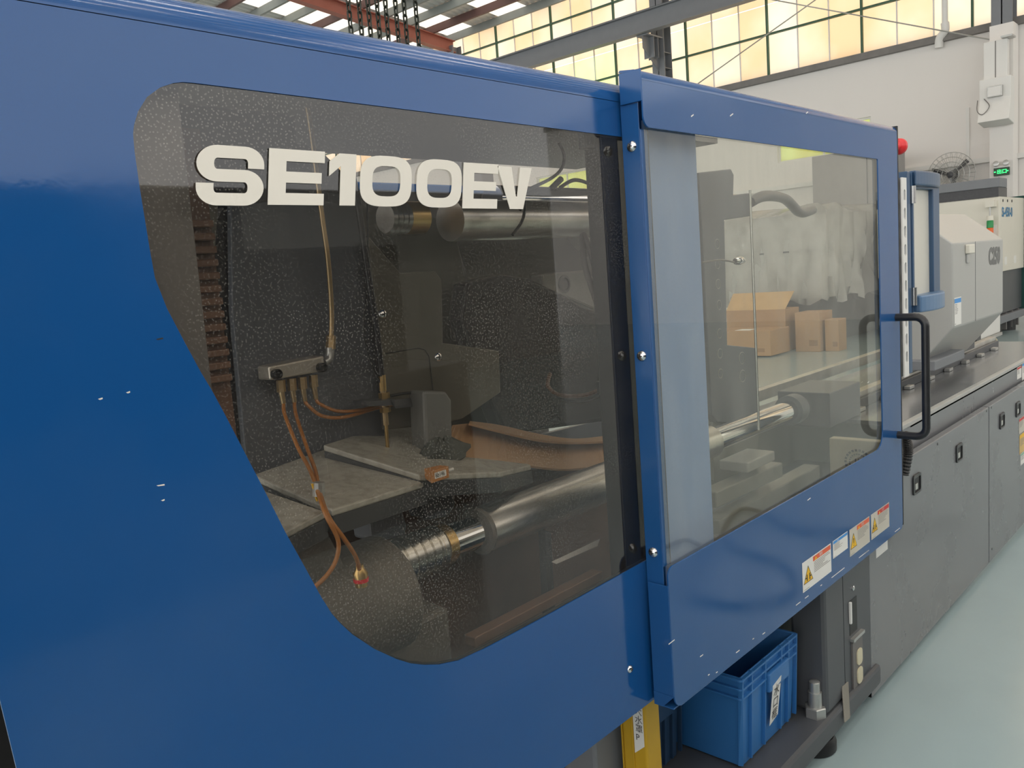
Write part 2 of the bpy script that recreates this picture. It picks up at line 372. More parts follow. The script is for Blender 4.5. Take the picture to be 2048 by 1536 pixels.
struct(MB().box(-14, 12, -9.2, -9.0, 0, 2.9).build('added_partition', pm('partition_grey', (.38, .38, .37), .8, 0, .06)), 'unseen low grey partition added across the aisle to dim reflections', 'wall')  # added out of view to dim what the panes reflect
cl = bpy.data.objects.new('window_1', None); COL.objects.link(cl); struct(cl, 'high band of cream translucent panels above the plaster wall', 'window')
pitch = 2.03; y = 3.57 - pitch * 5; k = 0
while y < 40:
    for (z0, z1) in ((SILL + .13, 6.31), (6.31, 6.95), (6.95, 8.07), (8.07, 8.6)):
        for j in range(3):
            m = PANELG if (11.2 < y + pitch * j / 3 < 12.6 and z0 < 6.9) else random.choice([PANEL, PANEL, PANELW])
            MB().box(W + .05, W + .06, y + pitch * j / 3 + .008, y + pitch * (j + 1) / 3 - .008, z0 + .01, z1 - .01).build('panel', m, cl)
    MB().box(W - .02, W + .05, y - .018, y + .018, SILL + .13, 8.6).build('mullion', GREEN, cl)
    for j in (1, 2):
        MB().box(W + .02, W + .05, y + pitch * j / 3 - .012, y + pitch * j / 3 + .012, SILL + .13, 8.6).build('panel_seam', WHITEP, cl)
    y += pitch; k += 1
for z in (6.31, 8.07):
    MB().box(W - .03, W + .05, Y0, 40, z - .018, z + .018).build('transom', GREEN, cl)
# roof
SL = -0.1
def rz(x): return EAVE + .35 + (x - W) * SL
roof = bpy.data.objects.new('ceiling', None); COL.objects.link(roof); struct(roof, 'corrugated pitched roof with skylight sheets over red and grey purlins', 'roof')
y = Y0; i = 0; sw = 1.05
while y < Y1:
    n = 21; mb = MB(); A, B = [], []
    for k in range(n):
        yy = y + sw * k / (n - 1); dz = .04 if (k % 4) in (1, 2) else 0
        A.append(mb.bm.verts.new((W + .5, yy, rz(W + .5) + dz))); B.append(mb.bm.verts.new((-14, yy, rz(-14) + dz)))
    for k in range(n - 1): mb.bm.faces.new([A[k], A[k + 1], B[k + 1], B[k]])
    mb.build('roof_sheet', ROOFT if i % 2 else ROOFM, roof); y += sw; i += 1
x = W - .25; i = 0
while x > -13:
    z = rz(x) - .02; m = PURR if i % 3 == 1 else PURL
    mb = MB(); pr = [(x, z), (x, z - .2), (x + .08, z - .2), (x + .08, z - .18), (x + .02, z - .18), (x + .02, z - .02), (x + .08, z - .02), (x + .08, z)]
    mb.hexa([(a, Y0, b) for a, b in pr], [(a, Y1, b) for a, b in pr]); mb.build('purlin', m, roof)
    x -= .82; i += 1
for yr in (3.1, 10.2, 17.3, 24.4, 31.5):
    mb = MB()
    for (dy, z0, z1) in ((.012, -.54, -.24), (.11, -.24, -.222), (.11, -.558, -.54)):
        mb.hexa([(W - .2, yr - dy, rz(W - .2) + z0), (W - .2, yr + dy, rz(W - .2) + z0), (-14, yr + dy, rz(-14) + z0), (-14, yr - dy, rz(-14) + z0)],
                [(W - .2, yr - dy, rz(W - .2) + z1), (W - .2, yr + dy, rz(W - .2) + z1), (-14, yr + dy, rz(-14) + z1), (-14, yr - dy, rz(-14) + z1)])
    mb.build('rafter', REDP, roof)
# columns, crane rail
for yc, lb in ((3.0, 'grey steel column rising from the white duct box'), (10.2, 'grey steel column carrying the crane beam on a bracket'), (17.3, 'grey steel column under the end of the red rafter')):
    c = thing('steel_column', lb, 'column', (W - .2, yc, 0), 'columns along the panel wall')
    mb = MB(); x0, x1 = W - .38, W - .04
    mb.box(x0, x0 + .02, yc - .17, yc + .17, 0, EAVE); mb.box(x1 - .02, x1, yc - .17, yc + .17, 0, EAVE); mb.box(x0, x1, yc - .01, yc + .01, 0, EAVE)
    if yc < 5:
        mb.build('shaft', STEELC, c)
        MB().box(x0 - .02, x1 + .02, yc - .19, yc + .19, 0, SILL).build('plaster_casing', PLASTER, c)
    else:
        mb.build('shaft', STEELC, c)
        MB().loops([[(x0, 6.05), (x0, 6.78), (x0 - .62, 6.78), (x0 - .62, 6.5)]], 'xz', yc - .012, yc + .012).build('corbel_web', STEELC, c)
        MB().box(x0 - .64, x0, yc - .15, yc + .15, 6.76, 6.79).build('corbel_flange', STEELC, c)
        for q in (.18, .36):
            MB().box(x0 - q - .008, x0 - q + .008, yc - .14, yc + .14, 6.3, 6.76).build('stiffener', STEELC, c)
        for zz in (6.1, 6.45): MB().box(x0 + .02, x1 - .02, yc - .16, yc + .16, zz, zz + .015).build('stiffener', STEELC, c)
cb = thing('crane_beam', 'long grey crane runway beam in front of the translucent panels', 'beam', (17.0, 14, 6.8))
MB().box(16.93, 16.95, 4, 30, 6.82, 7.24).build('web', STEELC, cb)
MB().box(16.83, 17.05, 4, 30, 6.795, 6.82).build('lower_flange', STEELC, cb)
MB().box(16.83, 17.05, 4, 30, 7.24, 7.262).build('upper_flange', STEELC, cb)
MB().box(16.91, 16.97, 4, 30, 7.262, 7.30).build('rail', DGREY, cb)
# bracing rods in front of the panels
def rod(a, b, lb, xo=.3):
    tag(MB().tube([PX(*a, W - xo), PX(*b, W - xo)], .014, 6).build('bracing_rod', GALV), lb, 'rod')
rod((1340, -38), (1985, 80), 'long thin bracing rod running down to the white column')
rod((1350, 200), (1750, -85), 'thin bracing rod crossing up over the translucent panels', .22)
# downpipe
t = thing('downpipe', 'white plastic downpipe bending into the ledge', 'pipe', (W - .1, 4.0, 5.2))
p = PX(1890, 60, W - .12)
MB().tube([(W - .12, p.y, 8.2), (W - .12, p.y, 5.55)], .055, 14).build('pipe', WHITEP, t, smooth=60)
MB().tube(spline([(W - .12, p.y, 5.62), (W - .12, p.y, 5.48), (W - .1, p.y + .1, 5.36), (W - .08, p.y + .12, 5.2)], 6), .075, 14).build('elbow', WHITEP, t, smooth=60)
# cable trunking
MB0 = MB().box(W - .102, W - .004, -4, 9.5, 2.93, 3.02); tag(MB0.build('cable_trunking', WHITEP), 'long white cable trunking fixed along the plaster wall', 'trunking')
tag(MB().box(W - .03, W, 3.62, 3.68, 3.02, 4.0).build('cable_cover', WHITEP), 'thin white cable cover dropping from the duct box to the trunking', 'trunking')
# duct box with flood lamp on the column
d = thing('column_duct', 'white duct box with hood hanging on the plastered column', 'duct', (W - .5, 3.0, 3.5))
cx = W - .42; ya, yb = 2.78, 3.28
MB().box(cx - .18, cx - .02, ya + .08, yb - .04, 4.35, 5.0).build('riser', WHITEP, d, .01)
MB().box(cx - .185, cx - .17, 3.04, 3.055, 4.36, 4.99).build('seam', SILLM, d)
MB().loops([[(cx - .02, 3.52), (cx - .45, 3.58), (cx - .30, 3.98), (cx - .30, 4.34), (cx - .02, 4.34)]], 'xz', ya, yb).build('hood', WHITEP, d, .012)
MB().tube(spline([(cx - .31, 3.2, 4.0), (cx - .38, 3.1, 3.85), (cx - .41, 3.2, 3.72), (cx - .36, 3.3, 3.8), (cx - .25, 3.32, 4.0)], 6), .008, 6).build('cable', SILLM, d)
f = thing('flood_lamp', 'small grey flood lamp mounted on the white duct hood', 'lamp', (cx - .33, 3.0, 4.05))
MB().box(cx - .37, cx - .305, 2.90, 3.14, 4.0, 4.19).build('housing', GALV, f, .008)
MB().box(cx - .376, cx - .371, 2.92, 3.12, 4.02, 4.17).build('lens', WHITEP, f)
MB().box(cx - .30, cx - .03, ya - .02, ya + .16, 5.0, 5.03).build('cap_plate', GALV, d)
# wall fan
fc = PX(1903, 350, W - .35); f = thing('wall_fan', 'round wall fan with wire cage above the white machine', 'fan', (W, fc.y, fc.z))
mb = MB(); Rf = .42
for r in (.42, .33, .24, .15): mb.tube([(fc.x - .1 * math.sqrt(max(0, 1 - (r / .44) ** 2)), fc.y + r * math.cos(a), fc.z + r * math.sin(a)) for a in [2 * math.pi * k / 32 for k in range(33)]], .005, 4)
for k in range(28):
    a = 2 * math.pi * k / 28
    mb.tube([(fc.x - .1 * math.sqrt(max(0, 1 - (r / .44) ** 2)), fc.y + r * math.cos(a), fc.z + r * math.sin(a)) for r in (.06, .2, .3, .38, .42)], .0032, 4)
    mb.tube([(fc.x + .0 + .1 * math.sqrt(max(0, 1 - (r / .44) ** 2)), fc.y + r * math.cos(a), fc.z + r * math.sin(a)) for r in (.06, .3, .42)], .0032, 4)
mb.build('cage', GALV, f)
MB().lathe((fc.x + .02, fc.y, fc.z), (-1, 0, 0), [(0, .07), (.06, .07), (.1, .04), (.11, 0)], 20).build('hub', DGREY, f, smooth=50)
for k in range(3):
    a = math.radians(20 + 120 * k); u = Vector((0, math.cos(a), math.sin(a))); v = Vector((0, -math.sin(a), math.cos(a))); c = Vector(fc)
    MB().slab([c + u * .06 - v * .03 + Vector((.03, 0, 0)), c + u * .36 - v * .05 + Vector((.04, 0, 0)), c + u * .37 + v * .05 + Vector((-.02, 0, 0)), c + u * .06 + v * .03 + Vector((-.01, 0, 0))], .006, (1, 0, 0)).build('blade', DGREY, f)
MB().lathe((fc.x + .05, fc.y, fc.z), (1, 0, 0), [(0, .09), (.12, .09), (.16, .05)], 18).build('motor', DGREY, f, smooth=50)
MB().tube([(fc.x + .15, fc.y, fc.z), (fc.x + .2, fc.y, fc.z + .1), (W, fc.y, fc.z + .12)], .025, 8).build('arm', DGREY, f)
MB().box(W - .03, W, fc.y - .08, fc.y + .08, fc.z, fc.z + .3).build('wall_plate', WHITEP, f)
# exit sign with twin emergency heads
WW = W - .40; ec = PX(2003, 343, WW - .04); e = thing('exit_sign', 'lit green exit sign with twin emergency lamps on the wall', 'sign', (WW, ec.y, ec.z))
MB().box(WW - .06, WW, ec.y - .125, ec.y + .125, ec.z - .07, ec.z + .07).build('board', EXITB, e, .004)
text('symbol', '出口', .085, (WW - .0615, ec.y + .075, ec.z - .03), (0, -1, 0), (0, 0, 1), GREENL, e, bold=.002)
for s_ in (-1, 1): MB().box(WW - .0625, W - .061, ec.y + s_ * .103 - .014, ec.y + s_ * .103 + .014, ec.z - .008, ec.z + .01).build('arrow', GREENL, e)
for s_ in (-1, 1):
    MB().lathe((WW - .02, ec.y + s_ * .08, ec.z + .14), (-1, 0, .1), [(0, .03), (.05, .048), (.07, .052), (.075, .045), (.07, 0)], 16).build('emergency_head', GALV, e, smooth=50)
MB().box(WW - .05, WW, ec.y - .12, ec.y + .12, ec.z + .07, ec.z + .1).build('lamp_base', WHITEP, e)

# strip lamps over the aisle and the machines across it (seen only as reflections in paint and glass)
for r_, yl_ in enumerate((-4.2, -2.7, -1.2, .4)):
    for k in range(4):
        x_ = -3.0 + 2.6 * k; l = thing('strip_lamp', 'white strip lamp hanging in a row above the aisle', 'lamp', (x_, yl_, 6.0), 'strip lamps above the aisle')
        MB().box(x_ - .65, x_ + .65, yl_ - .06, yl_ + .06, 6.03, 6.10).build('housing', WHITEP, l)
        MB().box(x_ - .62, x_ + .62, yl_ - .03, yl_ + .03, 5.97, 6.03).build('tube', LAMPM, l)
        for q in (-.5, .5): MB().cyl((x_ + q, yl_, 6.10), (x_ + q, yl_, rz(x_) - .02), .004, 4).build('hanger', GALV, l)
om = thing('aisle_machine', 'dark machine standing across the aisle from the blue one', 'machine', (-.5, -3.6, 0))
OM = pm('aisle_machine_grey', (.035, .042, .055), .5)
MB().box(-5.0, 2.3, -4.4, -3.0, .95, 2.05).build('cover', OM, om, .02)
MB().box(-5.0, 3.8, -4.3, -2.95, .0, .95).build('bed', pm('aisle_machine_bed', (.06, .065, .07), .45), om, .02)
MB().box(2.4, 3.5, -4.1, -3.2, .95, 1.75).build('injection_cover', OM, om, .02)

# ---------------------------------------------------------------- other machines and goods in the hall
m4 = thing('ivory_machine', 'ivory injection machine lettered Si-450-0 with a black top band', 'machine', (15.2, 2.9, 0))
mx, my = 14.4, 2.31
MB().box(mx, mx + 1.6, my, my + 1.8, .98, 2.12).build('body', IVORY, m4, .012)
MB().box(mx - .01, mx + .5, my + .01, my + 1.8, 2.12, 2.26).build('black_band', BLACKP, m4)
MB().box(mx - .05, mx + .42, my - .01, my + 1.8, 2.26, 2.40).build('top_cover', STEELC, m4, .01)
MB().box(mx + .02, mx + 1.6, my + .03, my + 1.8, .32, .98).build('base', DGREY, m4, .01)
MB().box(mx - .02, mx + 1.6, my - .02, my + 1.8, .18, .30).build('plinth', STEELC, m4, .01)
for i in range(4): MB().box(mx + .1 + .4 * i, mx + .16 + .4 * i, my + .02, my + .1, .05, .32).build('rib', INPOST, m4)
for xx in (.1, 1.0): MB().cyl((mx + xx, my + .12, 0), (mx + xx, my + .12, .18), .13, 18).build('foot', BLACK, m4)
MB().box(mx - .004, mx, my + .55, my + 1.3, 1.7, 1.73).build('label_bar', DGREY, m4)
MB().box(mx - .005, mx, my + .04, my + .36, 1.45, 1.70).build('warning_label', PAPER, m4)
MB().box(mx - .007, mx - .005, my + .08, my + .2, 1.47, 1.53).build('label_mark', RED, m4)
MB().box(mx - .006, mx, my, my + .5, 1.34, 1.365).build('panel_gap', DGREY, m4)
text('lettering', 'Si-450-0', .2, (mx + .13, my - .004, 1.82), (1, 0, 0), (0, 0, 1), INKB, m4, bold=.006, xs=1.0)
for i in range(3): MB().cyl((mx + .2 + .28 * i, my - .006, 2.06), (mx + .2 + .28 * i, my + .01, 2.06), .022, 12).build('bolt', BLACK, m4)
for i in range(2): MB().box(mx + .3 + .6 * i, mx + .45 + .6 * i, my - .004, my, 1.08, 1.2).build('paper_label', PAPER, m4)
MB().box(mx + 1.6, mx + 2.0, my - .1, my + 1.75, .3, 2.16).build('green_cabinet', pm('dark_green_paint', (.01, .07, .06), .4), m4)
# stack light in front of the ivory machine (hangs on the injection unit beyond)
sl = thing('signal_tower', 'upside-down green and orange signal tower hanging from an ivory box', 'signal light', (mx - .12, my + .35, 1.3))
q = PX(1980, 440, mx - .14); SH = .17
MB().cyl((q.x, q.y, 1.95 + SH * .6), (q.x, q.y, 1.66 + SH), .012, 8).build('stem', GALV, sl)
MB().box(q.x - .04, q.x + .14, q.y - .06, q.y + .06, 1.97, 2.07).build('bracket', IVORY, sl)
for nm, z0, z1, mm in (('cap', 1.60, 1.67, IVORY), ('green_lens', 1.49, 1.60, pm('green_plastic', (.02, .28, .08), .35)), ('orange_lens', 1.37, 1.49, pm('orange_plastic', (.75, .13, .02), .35)), ('red_lens', 1.27, 1.37, ESTOP)):
    MB().lathe((q.x, q.y, z0 + SH), (0, 0, 1), [(0, .047), ((z1 - z0) * .9, .047), (z1 - z0, .04)], 16).build(nm, mm, sl, smooth=50)
# draped machine
dx, dy = 13.0, 4.40
dm = thing('draped_machine', 'pale grey machine body standing behind cardboard boxes', 'machine', (dx + 1.3, dy + 1, 0))
MB().box(dx + .06, dx + 2.9, dy + .06, dy + 1.75, .76, 1.75).build('body', C250G, dm, .02)
MB().box(dx + .3, dx + 2.6, dy + .3, dy + 1.5, 1.75, 2.1).build('upper_body', C250G, dm, .02)
MB().box(dx + .2, dx + 2.8, dy + .2, dy + 1.6, 0, .76).build('base', DGREY, dm)
MB().box(dx + .05, dx + .06, dy + .1, dy + 1.7, 1.52, 1.545).build('panel_gap', DGREY, dm)
sh = MB(); n = 46
def drape(per, h):
    L = (2.95, 1.95, 2.95, 1.95); s_ = per * sum(L)
    for i, l in enumerate(L):
        if s_ <= l or i == 3: break
        s_ -= l
    t_ = s_ / L[i]
    P = [(dx, dy), (dx + 2.95, dy), (dx + 2.95, dy + 1.8), (dx, dy + 1.8)]
    a, b = P[i], P[(i + 1) % 4]; x_, y_ = a[0] + (b[0] - a[0]) * t_, a[1] + (b[1] - a[1]) * t_
    return x_, y_
rows = []
for j, h in enumerate((2.2, 2.12, 1.9, 1.7, 1.5, 1.3, 1.1, .9, .72)):
    r_ = []
    for k in range(96):
        x_, y_ = drape(k / 96, h); cxm, cym = dx + 1.47, dy + .9
        fold = (.05 * math.sin(k * 1.3 + j * .6) + .035 * math.sin(k * 2.9 + 1.7 - j * .8)) * (.35 + j / 5) + .03 * math.sin(k * .37 + j)
        s_ = 1.0 if j else .93
        vx, vy = x_ - cxm, y_ - cym; ln = math.hypot(vx, vy)
        zz = h + (.07 * math.sin(k * .35) if j == 0 else 0) + (.07 * math.sin(k * .8) if j == 8 else 0)
        r_.append(sh.bm.verts.new((cxm + vx * s_ + vx / ln * fold, cym + vy * s_ + vy / ln * fold, zz)))
    rows.append(r_)
for a, b in zip(rows, rows[1:]):
    for k in range(96): sh.bm.faces.new([a[k], a[(k + 1) % 96], b[(k + 1) % 96], b[k]])
ctr = sh.bm.verts.new((dx + 1.4, dy + .9, 2.3))
for k in range(96): sh.bm.faces.new([rows[0][k], rows[0][(k + 1) % 96], ctr])
tag(sh.build('plastic_sheet', FILM, smooth=70), 'crumpled clear plastic sheet draped over the pale grey machine', 'plastic sheet')
gc = thing('grey_cabinet', 'tall grey cabinet beyond the plastic-draped machine', 'cabinet', (16.6, 5.4, 0))
p0, p1 = PX(1626, 400, 16.3), PX(1775, 400, 16.3)
MB().box(16.3, 17.3, p1.y, p0.y, .08, 3.35).build('body', pm('cabinet_mid_grey', (.30, .29, .28), .5), gc, .01)
MB().box(16.28, 16.3, (p0.y + p1.y) / 2 - .35, (p0.y + p1.y) / 2 - .34, .1, 3.3).build('door_gap', DGREY, gc)
MB().box(16.35, 17.25, p1.y + .05, p0.y - .05, 0, .08).build('plinth', DGREY, gc)
# cardboard boxes on the floor beyond
def carton(name, lb, x0, x1, y0, y1, z0, z1, flap=0, m=CARD, tape=False):
    c = thing(name, lb, 'box', ((x0 + x1) / 2, (y0 + y1) / 2, z0))
    MB().box(x0, x1, y0, y1, z0, z1).build('body', m, c, .006)
    MB().box(x0 - .001, x0 + .001, y0 + (y1 - y0) * .1, y0 + (y1 - y0) * .45, z0 + (z1 - z0) * .15, z0 + (z1 - z0) * .3).build('print', pm('carton_print', (.30, .17, .08), .8), c)
    if flap: MB().slab([(x0, y0, z1), (x0, y1, z1), (x0 + .3, y1 + .02, z1 + flap), (x0 + .3, y0 - .02, z1 + flap)], .008, (1, 0, 0)).build('flap', pm('carton_light', (.55, .36, .17), .8), c)
    if tape: MB().box(x0 + .05, x0 + .28, (y0 + y1) / 2 - .12, (y0 + y1) / 2 + .12, z1, z1 + .002).build('shipping_label', PAPER, c)
    return c
a, b = PX(1450, 640, 12.2), PX(1568, 640, 12.2)
carton('cardboard_box', 'open cardboard box with its pale flap leaning back', 12.25, 12.75, b.y, a.y, 0, .66, .26)
a, b = PX(1438, 680, 11.7), PX(1553, 680, 11.7)
carton('cardboard_box', 'flat cardboard box with a white shipping label on top', 11.5, 12.15, b.y, a.y, .02, .40, 0, tape=True)
a, b = PX(1563, 670, 12.0), PX(1628, 670, 12.0)
carton('cardboard_box', 'upright cardboard box beside the open one', 12.22, 12.7, b.y, a.y - .12, 0, .6)
a, b = PX(1634, 660, 12.3), PX(1664, 660, 12.3)
carton('cardboard_box', 'small torn cardboard box below the plastic sheet', 12.3, 12.6, b.y - .1, a.y - .12, 0, .48)
# trolley with castors beyond the injection cover
p0, p1 = PZ(1900, 700, .0), PZ(1961, 680, 0)
tr = thing('trolley', 'white wrapped trolley on pale castors behind the injection cover', 'trolley', (12.2, 2.4, 0))
MB().box(12.0, 13.3, 2.05, 2.75, .17, .62).build('load', WHITEP, tr, .02)
MB().box(11.98, 13.32, 2.03, 2.77, .13, .17).build('deck', C250G, tr)
for xx, yy in ((12.1, 2.12), (12.1, 2.68), (13.2, 2.12), (13.2, 2.68)):
    MB().lathe((xx - .02, yy, .055), (1, 0, 0), [(0, .045), (.008, .055), (.032, .055), (.04, .045)], 16).build('castor', OUTLET, tr, smooth=50)
    MB().box(xx - .03, xx + .03, yy - .03, yy + .03, .1, .13).build('castor_fork', GALV, tr)
# hoist chains hanging behind the cover
lk = MB(); pts = []
for k in range(12):
    a = 2 * math.pi * k / 12; pts.append((.011 * math.cos(a), 0, .011 * math.sin(a) + (.012 if math.sin(a) >= 0 else -.012)))
def add_link(mb, c, flip):
    P = [Vector((p[0], 0, p[2])) if not flip else Vector((0, p[0], p[2])) for p in pts]
    n = len(P); rings = []
    for i in range(n):
        d = (P[(i + 1) % n] - P[i - 1]).normalized(); u = Vector((0, 1, 0)) if not flip else Vector((1, 0, 0)); v = d.cross(u)
        rings.append([mb.bm.verts.new(c + P[i] + (u * math.cos(2 * math.pi * k / 5) + v * math.sin(2 * math.pi * k / 5)) * .005) for k in range(5)])
    for i in range(n):
        for k in range(5): mb.bm.faces.new([rings[i][k], rings[i][(k + 1) % 5], rings[(i + 1) % n][(k + 1) % 5], rings[(i + 1) % n][k]])
CH = [(696, 'first'), (717, 'second'), (735, 'third'), (753, 'fourth'), (770, 'fifth'), (790, 'sixth'), (807, 'seventh'), (830, 'last')]
for px, nth in CH:
    p = PY(px, 0, 2.6); mb = MB(); z = PY(px, 150, 2.6).z; i = 0
    ztop = rz(p.x) - .2
    while z < 4.6: add_link(mb, Vector((p.x, p.y, z)), i % 2); z += .037; i += 1
    mb.tube([(p.x, p.y, z), (p.x, p.y, ztop)], .006, 5)
    tag(mb.build('hoist_chain', CHAINM), 'dark steel hoist chain hanging in the row behind the blue cover', 'chain', 'hoist chains hanging in a row')

# ================================================================ THE BLUE MOULDING MACHINE
MC = thing('injection_molding_machine', 'large blue injection moulding machine lettered SE100EV with grey bed', 'machine', (1.6, .6, 0))
YC = .06                                    # face of the fixed cover
zs = PY(600, 95, YC).z; zbot = PY(1300, 1405, YC).z; xR = PY(1405, 600, YC).x
WIN = [(391, 166), (600, 192), (850, 223.5), (1050, 249), (1262, 276), (1296, 1119), (1240, 1150), (1100, 1228), (1030, 1266), (969, 1298), (919, 1321), (881, 1329), (852, 1330), (822, 1327), (793, 1318),
       (749, 1298), (705, 1269), (680, 1246), (664, 1228), (643, 1195), (608, 1131), (570, 1063), (529, 981), (494, 914), (452, 833), (425, 783), (401, 743), (368, 682), (334, 617), (310, 556),
       (300, 502), (288, 428), (279, 373), (269, 302), (266, 267), (268, 250), (276, 223), (294, 194), (320, 175), (347, 166), (367, 164)]
xLb = PY(20, 1450, YC).x
outer = [(xLb + .012, zbot), (xR, zbot), (xR, zs), (xLb - .35, zs), (xLb - .35, 1.25), (xLb - .006, 1.02)]
outer = [(PY(47, 1536, YC).x + .02, zbot), (xR, zbot), (xR, zs), (-.25, zs), (-.25, 1.2), (PY(-12, 1350, YC).x, PY(-12, 1350, YC).z)]
fc = MB().loops([outer, xz(WIN, YC)], 'xz', YC, YC + .003).build('front_cover', BLUE, MC)
def roll(name, m, parent, x0, x1, y0, z0, r, back, seam=True):
    mb = MB(); pr = [(y0, z0 - .001)] + [(y0 + r - r * math.cos(a), z0 + r * math.sin(a)) for a in [math.radians(90 * k / 10) for k in range(11)]] + [(back, z0 + r + .004)]
    pr2 = [(a + .003, b - .004) for a, b in pr][::-1]
    mb.hexa([(x0, a, b) for a, b in pr + pr2], [(x1, a, b) for a, b in pr + pr2]); return mb.build(name, m, parent, smooth=35)
roll('cover_roll', BLUE, fc, -.25, xR - .0, YC, zs, .045, .34)
MB().box(-.25, xR, YC + .003, YC + .05, zbot, zbot + .003).build('cover_return', BLUE, fc)
pane = MB().loops([[(a, b) for a, b in xz(WIN, YC)]], 'xz', YC + .0022, YC + .0022)
# the pane is a thin sheet just behind the cover
pane.build('window_pane', SMOKE, fc)
MB().loops([[(x_ + .0, z_) for x_, z_ in xz(WIN, YC)], [(x_, z_) for x_, z_ in xz([(a + (680 - a) * .006, b + (700 - b) * .006) for a, b in WIN], YC)]], 'xz', YC + .003, YC + .006).build('pane_seal', BLACK, fc)
MB().box(PY(1296, 600, YC).x + .01, xR - .001, YC - .0012, YC, zwb_ := PY(1561, 1010, 0).z - .08, zs - .03).build('pale_end_strip', pm('pale_blue', (.26, .38, .68), .5, 0, .08, 3), fc)  # paler blue strip on the cover end, behind the clear door pane
cross_screw(PY(1260, 1338, YC), (0, -1, 0), .0085, fc)
# paint chips on the cover
for k, (a, b, ln) in enumerate(((252, 785, 8), (313, 971, 16), (322, 1001, 7), (312, 678, 14), (196, 798, 9))):
    p = PY(a, b, YC - .0003); q = PY(a + ln, b - 3, YC - .0003)
    MB().slab([p, q, q + Vector((0, 0, -.0018)), p + Vector((.002, 0, -.0014))], .0004, (0, 1, 0)).build('paint_chip', LETTER if k != 3 else INDARK, fc)
# --- lettering SE100EV
def letters():
    yl = YC - .0006
    bl, tl = PY(388, 408, yl), PY(400, 290, yl); zb_ = PY(536, 409, yl).z
    def add(lps, x0, x1, z0, z1, sh):
        f = [[(x0 + u * (x1 - x0) + sh * (v * (z1 - z0)), z0 + v * (z1 - z0)) for u, v in lp] for lp in lps]
        MB().loops(f, 'xz', yl, yl + .0012).build('letter', LETTER, fc)
    def sup(r0, r1, n=44, e=3.2):
        o = []
        for k in range(n):
            a = 2 * math.pi * k / n; c, s = math.cos(a), math.sin(a)
            o.append((.5 + r0 * math.copysign(abs(c) ** (2 / e), c), .5 + r1 * math.copysign(abs(s) ** (2 / e), s)))
        return o
    O = [sup(.5, .5), sup(.5 - .225, .5 - .2)]
    Ee = [[(0, 0), (1, 0), (1, .215), (.3, .215), (.3, .40), (.95, .40), (.95, .60), (.3, .60), (.3, .785), (1, .785), (1, 1), (0, 1)]]
    One = [[(.42, 0), (1, 0), (1, 1), (.36, 1), (0, .84), (0, .56), (.42, .76)]]
    V = [[(.32, 0), (.70, 0), (1, 1), (.66, 1), (.54, .30), (.5, .30), (.40, 1), (0, 1)]]
    # S as a thick stroke with an oblong pen
    tx, tz = .125, .105; cl_ = []
    def arc(cx, cz, rx, rz_, a0, a1, n=8):
        for k in range(n + 1):
            a = math.radians(a0 + (a1 - a0) * k / n); cl_.append((cx + rx * math.cos(a), cz + rz_ * math.sin(a)))
    cl_.append((.875, .63)); arc(.70, .70, .175, .195, 0, 90); arc(.30, .70, .175, .195, 90, 180); arc(.30, .70, .175, .20, 180, 270); arc(.70, .30, .175, .20, 90, 0); arc(.70, .30, .175, .195, 0, -90); arc(.30, .30, .175, .195, -90, -180); cl_.append((.125, .37))
    dd = [cl_[0]]
    for c_ in cl_[1:]:
        if math.hypot(c_[0] - dd[-1][0], c_[1] - dd[-1][1]) > .012: dd.append(c_)
    cl_ = dd; Lp, Rp = [], []
    for i, (u, v) in enumerate(cl_):
        a, b = cl_[max(i - 1, 0)], cl_[min(i + 1, len(cl_) - 1)]; du, dv = (b[0] - a[0]) * 1.25, b[1] - a[1]; l = math.hypot(du, dv); nx, nz = -dv / l, du / l
        Lp.append((u + nx * tx, v + nz * tz)); Rp.append((u - nx * tx, v - nz * tz))
    mbs = MB(); xa, xb = PY(390, 408, yl).x, PY(526, 409, yl).x; z0, z1 = PY(455, 411, yl).z, PY(455, 291, yl).z
    def mp(u, v): return (xa + u * (xb - xa) + .16 * v * (z1 - z0), z0 + v * (z1 - z0))
    for i in range(len(cl_) - 1):
        q = [mp(*Lp[i]), mp(*Lp[i + 1]), mp(*Rp[i + 1]), mp(*Rp[i])]
        try: mbs.bm.faces.new([mbs.bm.verts.new((a, yl, b)) for a, b in q])
        except ValueError: pass
    bmesh.ops.remove_doubles(mbs.bm, verts=mbs.bm.verts[:], dist=1e-5)
    mbs.build('letter', LETTER, fc)
    for lp, a, b, zt_, zbm in ((Ee, (536, 409), (647, 410), (600, 300), (590, 410)), (One, (657, 411), (710, 411), (700, 308), (690, 411)), (O, (719, 412), (822, 413), (775, 312), (770, 413)),
                               (O, (832, 414), (922, 415), (880, 319), (876, 415)), (Ee, (925, 416), (994, 417), (965, 327), (960, 417)), (V, (998, 418), (1066, 418), (1030, 334), (1030, 418))):
        add(lp, PY(*a, yl).x, PY(*b, yl).x, PY(*zbm, yl).z, PY(*zt_, yl).z, .16 if lp is not V else .06)
letters()

